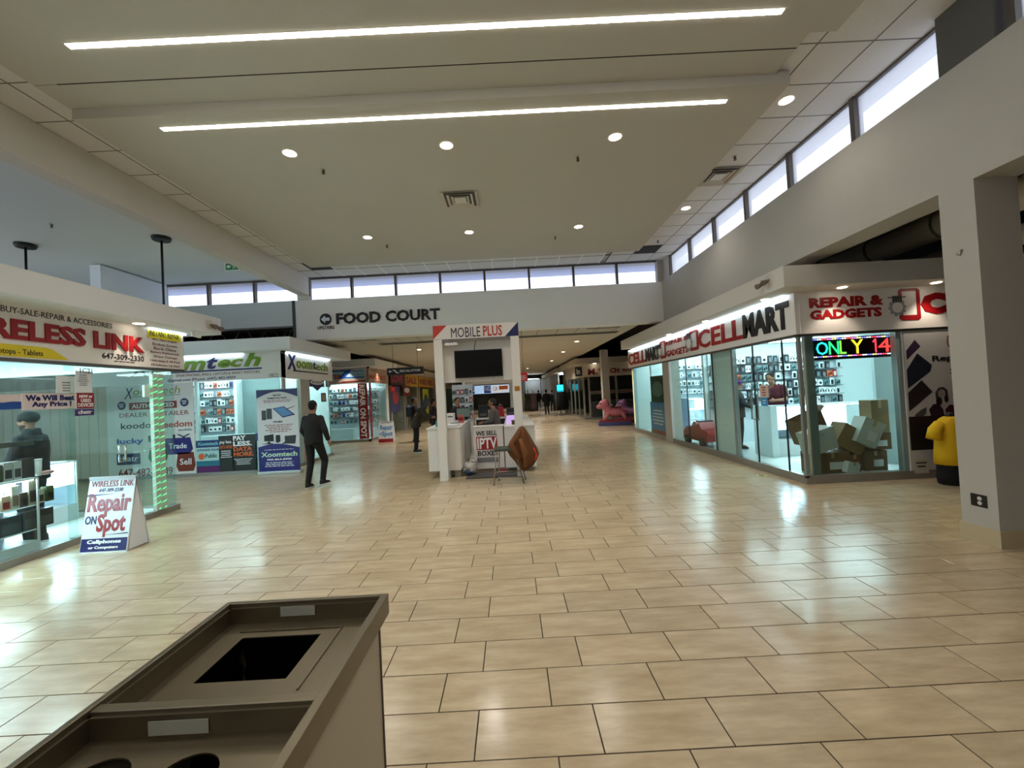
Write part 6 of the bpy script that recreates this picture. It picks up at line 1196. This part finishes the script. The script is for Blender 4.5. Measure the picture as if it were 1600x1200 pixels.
def ride(lab, x, y, c, c2, base1, base2, rz, s=1.0):
    t = thing('coin_ride', (x, y, 0), lab, 'ride', rz=rz)
    MB().box(-0.75*s, 0.75*s, -0.35*s, 0.35*s, 0.0, 0.16*s, ch=0.02).build('platform', t, mt(base1, 0.5), local=True); MB().box(-0.7*s, 0.7*s, -0.3*s, 0.3*s, 0.16*s, 0.26*s, ch=0.01).build('platform_top', t, mt(base2, 0.5), local=True)
    b = MB().ell((0.1*s, 0, 0.60*s), (0.50*s, 0.24*s, 0.22*s)).ell((-0.42*s, 0, 0.98*s), (0.27*s, 0.22*s, 0.24*s)).ell((-0.66*s, 0, 0.88*s), (0.14*s, 0.12*s, 0.11*s)).tube([(-0.2*s, 0, 0.62*s), (-0.40*s, 0, 0.95*s)], [0.22*s, 0.17*s], 12)
    for sy in (-1, 1): b.ell((-0.34*s, sy*0.19*s, 1.12*s), (0.10*s, 0.05*s, 0.13*s)); b.tube([(-0.25*s, sy*0.14*s, 0.55*s), (-0.45*s, sy*0.14*s, 0.28*s)], 0.08*s, 10); b.tube([(0.40*s, sy*0.14*s, 0.55*s), (0.5*s, sy*0.14*s, 0.28*s)], 0.09*s, 10)
    b.tube([(0.55*s, 0, 0.65*s), (0.72*s, 0, 0.80*s)], [0.05*s, 0.03*s], 8)
    meshobj('animal_figure', remesh(b, 0.03), mt(c, 0.35), t)
    MB().box(0.0, 0.35*s, -0.16*s, 0.16*s, 0.78*s, 0.86*s, ch=0.02).build('saddle', t, mt(c2, 0.4), local=True); MB().tube([(-0.08*s, -0.2*s, 0.95*s), (-0.08*s, 0.2*s, 0.95*s)], 0.02*s, 8).build('handlebar', t, mt((200, 200, 204), 0.3, 0.8), local=True)
    for sy in (-1, 1): MB().ell((-0.60*s, sy*0.17*s, 1.03*s), (0.03*s, 0.02*s, 0.035*s), 8, 6).build('eye', t, INK, local=True)
    return t
ride('pink animal coin ride on a blue and red platform before the dark shop', 4.55, 18.3, (186, 104, 116), (120, 30, 40), (60, 70, 120), (130, 40, 50), -0.15, 0.95)
ride('purple and pink animal coin ride right behind the pink one', 5.6, 19.2, (150, 110, 160), (60, 40, 120), (90, 30, 50), (150, 60, 90), -0.3, 0.9)

# ============================================================ PEOPLE
SKIN = {'tan': (150, 104, 78), 'brown': (108, 72, 52), 'light': (186, 140, 112)}
def person(lab, loc, rz, h, J={}, skin='tan', top=(20, 20, 22), legs=(14, 14, 16), shoe=(16, 16, 18), sole=(210, 210, 208), hair=(20, 16, 14), hat=None, beard=None, sleeve=1.0, puff=1.0, coatlen=0.88, fine=True, sitting=False, pack=None, scarf=None, collar=False):
    k = h/1.75
    D = dict(pel=(0, 0, .95), wst=(0, 0, 1.10), cst=(0, 0, 1.32), nkb=(0, -.01, 1.47), hdb=(0, .015, 1.55), hdm=(0, .025, 1.64), shL=(-.165, 0, 1.395), elL=(-.25, -.03, 1.15), wrL=(-.27, .06, .91), shR=(.165, 0, 1.395), elR=(.25, -.03, 1.15), wrR=(.27, .06, .91),
             hpL=(-.09, 0, .91), knL=(-.10, .02, .50), anL=(-.10, -.02, .09), hpR=(.09, 0, .91), knR=(.10, .02, .50), anR=(.10, -.02, .09))
    D.update(J); P = {a: Vector(v)*k for a, v in D.items()}
    t = thing('person', loc, lab, 'person', rz=rz)
    vb = 0.009 if fine else 0.016
    up = (P['hdm']-P['hdb']).normalized(); fwd = Vector((0, 1, 0)); fwd = Vector(J.get('look', (0, 1, 0))).normalized() if 'look' in J else fwd
    fwd = (fwd-up*fwd.dot(up)).normalized(); side = fwd.cross(up)
    HR = Matrix((side, fwd, up)).transposed(); H = P['hdm']
    hp = lambda x, y, z: H+HR@(Vector((x, y, z))*k)
    b = MB()
    b.ell(hp(0, -.005, .025), (.075*k, .095*k, .095*k), 20, 14, HR); b.ell(hp(0, .02, -.045), (.056*k, .07*k, .062*k), 16, 10, HR); b.ell(hp(0, .055, -.085), (.032*k, .028*k, .026*k), 10, 8, HR)
    b.tube([hp(0, .088, .02), hp(0, .112, -.022), hp(0, .092, -.034)], [.010*k, .017*k, .012*k], 8)
    b.ell(hp(0, .086, -.055), (.024*k, .012*k, .010*k), 10, 6, HR)
    for s_ in (-1, 1): b.ell(hp(s_*.076, -.008, -.005), (.012*k, .02*k, .032*k), 8, 8, HR)
    b.tube([P['nkb']-Vector((0, 0, .03)), P['hdb'], hp(0, -.01, -.03)], [.062*k, .054*k, .05*k], 12)
    b.tube([P['pel'], P['wst'], P['cst'], P['nkb']], [.12*k, .11*k, .12*k, .07*k], 12)
    for s_ in ('L', 'R'):
        b.tube([P['cst'], P['sh'+s_]], [.10*k, .055*k], 10); b.tube([P['sh'+s_], P['el'+s_]], [.05*k, .038*k], 10); b.tube([P['el'+s_], P['wr'+s_]], [.038*k, .026*k], 10)
        b.tube([P['pel'], P['hp'+s_]], [.10*k, .08*k], 10); b.tube([P['hp'+s_], P['kn'+s_]], [.08*k, .052*k], 10); b.tube([P['kn'+s_], P['an'+s_]], [.052*k, .035*k], 10); b.tube([P['an'+s_], P['an'+s_]+Vector((0, .12, -.045))*k], [.035*k, .028*k], 10)
        d = (P['wr'+s_]-P['el'+s_]).normalized(); sg = -1 if s_ == 'L' else 1
        ref = Vector((0, 1, 0)) if abs(d.y) < .8 else Vector((0, 0, 1)); w = (ref-d*d.dot(ref)).normalized(); n_ = d.cross(w)
        W0 = P['wr'+s_]; b.tube([W0, W0+d*.05*k, W0+d*.085*k], [.026*k, .034*k, .03*k], 8)
        for q, (off, ln) in enumerate(((-.027, .065), (-.009, .078), (.009, .072), (.027, .055))):
            s0 = W0+d*.075*k+w*(-off*k); m0 = s0+d*ln*.55*k; b.tube([s0, m0, m0+(d*.8+n_*(-sg)*.55).normalized()*ln*.45*k], [.0095*k, .009*k, .0075*k], 6)
        b.tube([W0+d*.025*k+w*.02*k, W0+d*.055*k+w*.05*k, W0+d*.085*k+w*.055*k], [.012*k, .011*k, .009*k], 6)
    meshobj('body', remesh(b, vb, 2), mt(SKIN[skin], 0.6), t)
    vc = 0.014 if fine else 0.022
    b = MB(); g = puff
    hem = P['pel']+Vector((0, 0, (coatlen-.95)*k))
    def tor(c, w, d): return [(c.x+w*k*math.cos(q), c.y+d*k*math.sin(q), c.z) for q in [2*PI*i/20 for i in range(20)]]
    b.loft([tor(hem, .175*g, .13*g), tor(P['wst'], .165*g, .125*g), tor(P['cst']-Vector((0, 0, .08*k)), .18*g, .13*g), tor(P['cst']+Vector((0, 0, .05*k)), .185*g, .12*g), tor((P['shL']+P['shR'])/2+Vector((0, 0, .040*k)), .125*g, .09*g), tor(P['nkb']+Vector((0, 0, .0*k)), .078, .075), tor(P['nkb']+Vector((0, 0, .03*k)), .066, .066)])
    for s_ in ('L', 'R'):
        e_ = P['el'+s_]; wv = P['wr'+s_]
        b.tube([P['cst']+Vector((0, 0, .04*k)), P['sh'+s_]], [.09*k, .060*k*g], 12); b.ell(P['sh'+s_], (.066*k*g, .066*k*g, .060*k*g), 12, 8)
        if sleeve >= 1: b.tube([P['sh'+s_], e_], [.063*k*g, .054*k*g], 12); b.ell(e_, (.057*k*g,)*3, 12, 8); b.tube([e_, wv], [.056*k*g, .040*k*g], 12)
        else: b.tube([P['sh'+s_], P['sh'+s_].lerp(e_, sleeve)], [.072*k*g, .066*k*g], 12)
    meshobj('jacket' if g > 1.1 else 'top', remesh(b, vc, 2), mt(top, 0.85, bump=0.3, scale=6), t)
    b = MB(); b.loft([tor(P['pel']-Vector((0, 0, .08*k)), .15, .12), tor(P['pel'], .165, .125), tor(P['wst']-Vector((0, 0, .04*k)), .15, .115)])
    for s_ in ('L', 'R'): b.ell(P['hp'+s_], (.095*k,)*3, 12, 8); b.tube([P['hp'+s_], P['kn'+s_]], [.098*k, .072*k], 12); b.ell(P['kn'+s_], (.071*k,)*3, 12, 8); b.tube([P['kn'+s_], P['an'+s_]+Vector((0, 0, -.01*k))], [.070*k, .055*k], 12)
    meshobj('trousers', remesh(b, vc, 2), mt(legs, 0.85), t)
    for s_ in ('L', 'R'):
        A = P['an'+s_]; z0 = max(A.z-.09*k, 0.0); dr = Vector(J.get('toe'+s_, (0, 1, 0))).normalized(); sd = Vector((dr.y, -dr.x, 0)).normalized()
        def rg(z, a, c, w): return [A-Vector((0, 0, A.z))+Vector((0, 0, z0+z))+dr*((c+a*math.cos(q))*k)+sd*(w*k*math.sin(q)) for q in [2*PI*i/16 for i in range(16)]]
        so = MB().loft([rg(0.0, .135, .055, .047), rg(.022*k, .138, .055, .049)]).build('sole', None, mt(sole, 0.5)); so.parent = t
        MB().loft([rg(.022*k, .134, .055, .047), rg(.055*k, .12, .045, .045), rg(.085*k, .07, .0, .042), rg(.11*k, .05, -.01, .04)]).build('shoe', t, mt(shoe, 0.6), local=True)
    if hat:
        meshobj('beanie', remesh(MB().ell(hp(0, -.016, .050), (.092*k, .110*k, .098*k), 20, 12, HR).tube([hp(0, -.020, .012), hp(0, -.016, .060)], .102*k, 20), 0.011, 3), mt(hat, 0.95, bump=0.5, scale=8), t)
    else:
        meshobj('hair', remesh(MB().ell(hp(0, -.022, .040), (.082*k, .094*k, .092*k), 20, 12, HR).ell(hp(0, -.045, -.01), (.07*k, .06*k, .07*k), 14, 10, HR), 0.010, 2), mt(hair, 0.9, bump=0.6, scale=12), t)
    for s_ in (-1, 1): MB().ell(hp(s_*.032, .083, .014), (.011*k, .007*k, .006*k), 8, 6, HR).build('eye', t, mt((20, 14, 12), 0.3), local=True); MB().tube([hp(s_*.018, .092, .03), hp(s_*.05, .08, .03)], .004*k, 5).build('eyebrow', t, mt(hair, 0.9), local=True)
    if collar: meshobj('collar', remesh(MB().tube([P['nkb']-Vector((0, 0, .02*k)), P['nkb']+Vector((0, .0, .075*k))], [.098*k, .085*k], 16), 0.012, 3), mt(top, 0.85), t)
    if beard: meshobj('beard', remesh(MB().ell(hp(0, .03, -.065), (.062*k, .068*k, .05*k), 14, 10, HR).ell(hp(0, .06, -.10), (.04*k, .035*k, .045*k), 10, 8, HR), 0.010, 2), mt(beard, 0.95, bump=0.6, scale=12), t)
    if pack: meshobj('backpack', remesh(MB().ell(P['cst']+Vector((0, -.2*k, -.08*k)), (.15*k, .11*k, .24*k), 14, 10).box(-.14*k, .14*k, -.30*k, -.12*k, 1.0*k, 1.4*k), 0.02, 4), mt(pack, 0.8), t)
    if scarf: meshobj('hood', remesh(MB().ell(hp(0, -.03, .01), (.11*k, .115*k, .13*k), 14, 10, HR).ell(P['nkb'], (.12*k, .11*k, .07*k)), 0.016, 3), mt(scarf, 0.95), t)
    return t
person('man walking away in black sweater and trousers with white-soled sneakers', (-4.04, 8.32, 0), -0.12, 1.73,
       J=dict(knR=(.13, .16, .52), anR=(.15, .02, .13), knL=(-.10, .03, .50), anL=(-.10, -.10, .09), elR=(.27, -.04, 1.17), wrR=(.31, .02, .94), elL=(-.25, .03, 1.15), wrL=(-.22, .17, .95), toeR=(.35, 1, 0)), top=(15, 14, 14), legs=(6, 6, 8), puff=1.12, coatlen=.90, hair=(10, 9, 9))
person('bearded man in a black beanie and padded jacket behind the left shop glass', (-6.30, 5.38, 0.05), 1.9, 1.71,
       J=dict(elL=(-.26, .04, 1.13), wrL=(-.2, .22, 1.05), elR=(.26, .04, 1.13), wrR=(.2, .22, 1.05), look=(.1, 1, -.05)), top=(22, 22, 26), legs=(16, 16, 20), hat=(20, 19, 20), beard=(52, 40, 34), puff=1.22, coatlen=.85, skin='tan', collar=True)
person('shop clerk in a maroon t-shirt leaning over the white counter', (5.98, 9.24, 0.08), 2.1, 1.78,
       J=dict(cst=(0, .06, 1.31), nkb=(0, .10, 1.45), hdb=(0, .15, 1.52), hdm=(0, .19, 1.60), shL=(-.18, .06, 1.40), shR=(.18, .06, 1.40), elL=(-.25, .08, 1.13), wrL=(-.14, .30, 1.12), elR=(.25, .08, 1.13), wrR=(.14, .30, 1.12), look=(0, 1, -.45)), top=(84, 22, 36), legs=(20, 20, 26), sleeve=.75, hair=(24, 18, 14))
person('customer in a purple beanie and dark grey jacket at the shop counter', (5.42, 9.80, 0.08), -1.9, 1.62,
       J=dict(elL=(-.24, .10, 1.14), wrL=(-.16, .30, 1.08), elR=(.24, .10, 1.14), wrR=(.16, .32, 1.05), look=(0, 1, -.2)), top=(46, 46, 52), legs=(22, 22, 28), hat=(78, 40, 96), shoe=(40, 30, 26), sole=(60, 50, 40), puff=1.2, coatlen=.80)
person('standing person in black with a navy backpack before the yellow signs', (-3.72, 15.62, 0), -1.25, 1.70,
       J=dict(elL=(-.22, .08, 1.15), wrL=(-.12, .28, 1.10), elR=(.22, .08, 1.15), wrR=(.12, .28, 1.10), look=(0, 1, -.3)), top=(14, 14, 17), legs=(12, 12, 14), pack=(18, 34, 56), puff=1.18, fine=False, coatlen=.84)
person('person in an olive coat and grey hood leaning at the left of the kiosk', (-3.0, 12.7, 0), -1.45, 1.72,
       J=dict(cst=(0, .20, 1.27), nkb=(0, .28, 1.38), hdb=(0, .34, 1.44), hdm=(0, .38, 1.52), shL=(-.18, .20, 1.34), shR=(.18, .20, 1.34), elL=(-.2, .34, 1.12), wrL=(-.15, .52, 1.08), elR=(.2, .34, 1.12), wrR=(.15, .52, 1.08), wst=(0, .06, 1.10), look=(0, 1, -.3)), top=(50, 44, 32), legs=(14, 14, 16), scarf=(66, 68, 72), puff=1.22, fine=False, coatlen=.78)
person('second customer in a dark maroon coat right behind the olive coat', (-2.55, 13.3, 0), -1.3, 1.62, J=dict(look=(0, 1, -.2)), top=(44, 28, 34), legs=(14, 14, 16), puff=1.2, fine=False)
person('kiosk seller in a black sweater holding his chin behind the monitor', (-1.48, 11.15, 0), -2.5, 1.62,
       J=dict(elL=(-.22, .12, 1.16), wrL=(-.06, .22, 1.32), elR=(.24, .10, 1.14), wrR=(.14, .30, 1.08), look=(.0, 1, -.2)), top=(14, 14, 16), legs=(18, 18, 22), fine=False, hair=(16, 13, 12))
person('seated man in a grey jacket facing left inside the kiosk', (-0.42, 10.3, 0), 1.45, 1.72,
       J=dict(pel=(0, 0, .80), wst=(0, .0, .95), cst=(0, .03, 1.17), nkb=(0, .04, 1.31), hdb=(0, .06, 1.39), hdm=(0, .07, 1.48), shL=(-.19, .03, 1.27), shR=(.19, .03, 1.27), elL=(-.24, .08, 1.02), wrL=(-.15, .32, .98), elR=(.24, .08, 1.02), wrR=(.15, .32, .98),
              hpL=(-.09, .02, .78), knL=(-.12, .42, .74), anL=(-.12, .36, .32), hpR=(.09, .02, .78), knR=(.12, .42, .74), anR=(.12, .36, .32), look=(0, 1, -.1)), top=(92, 84, 80), legs=(30, 30, 36), fine=False, hair=(34, 28, 26), coatlen=.78, puff=1.1)
stl = thing('bar_stool', (-0.42, 10.3, 0), 'black stool under the seated man in the grey jacket', 'stool'); MB().tube([(-0.42, 10.3, 0.60), (-0.42, 10.3, 0.66)], 0.17, 20).build('seat', stl, BLACK); MB().tube([(-0.42, 10.3, 0.03), (-0.42, 10.3, 0.60)], 0.025, 10).build('column', stl, ALU); MB().tube([(-0.42, 10.3, 0), (-0.42, 10.3, 0.03)], 0.2, 20).build('base', stl, ALU)
MB().tube([(-0.42-0.2, 10.3+x, 0.25) for x in (-0.18, 0.18)], 0.012, 6).tube([(-0.62, 10.3, 0.25), (-0.42, 10.3, 0.25)], 0.012, 6).build('footrest', stl, ALU)
person('lone person in a long black coat walking away down the far corridor', (2.45, 28.5, 0), 0.1, 1.75, J=dict(knR=(.10, .12, .52), anR=(.1, -.05, .12), wrL=(-.28, 0, .92), wrR=(.28, 0, .92)), top=(12, 12, 13), legs=(10, 10, 12), puff=1.25, fine=False, coatlen=.62)
person('dark dressed person partly behind the long black coat in the corridor', (3.2, 32.0, 0), 0.0, 1.72, top=(20, 18, 20), legs=(14, 14, 16), puff=1.2, fine=False)
person('distant walker in dark clothes near the far corridor end', (2.55, 38.0, 0), 0.0, 1.75, J=dict(knR=(.10, .14, .52), anR=(.1, -.1, .12)), top=(24, 24, 28), legs=(18, 18, 22), puff=1.15, fine=False)
person('person in an olive jacket at the left side of the far corridor', (0.80, 33.0, 0), 2.8, 1.72, top=(60, 66, 44), legs=(70, 80, 86), puff=1.15, fine=False)
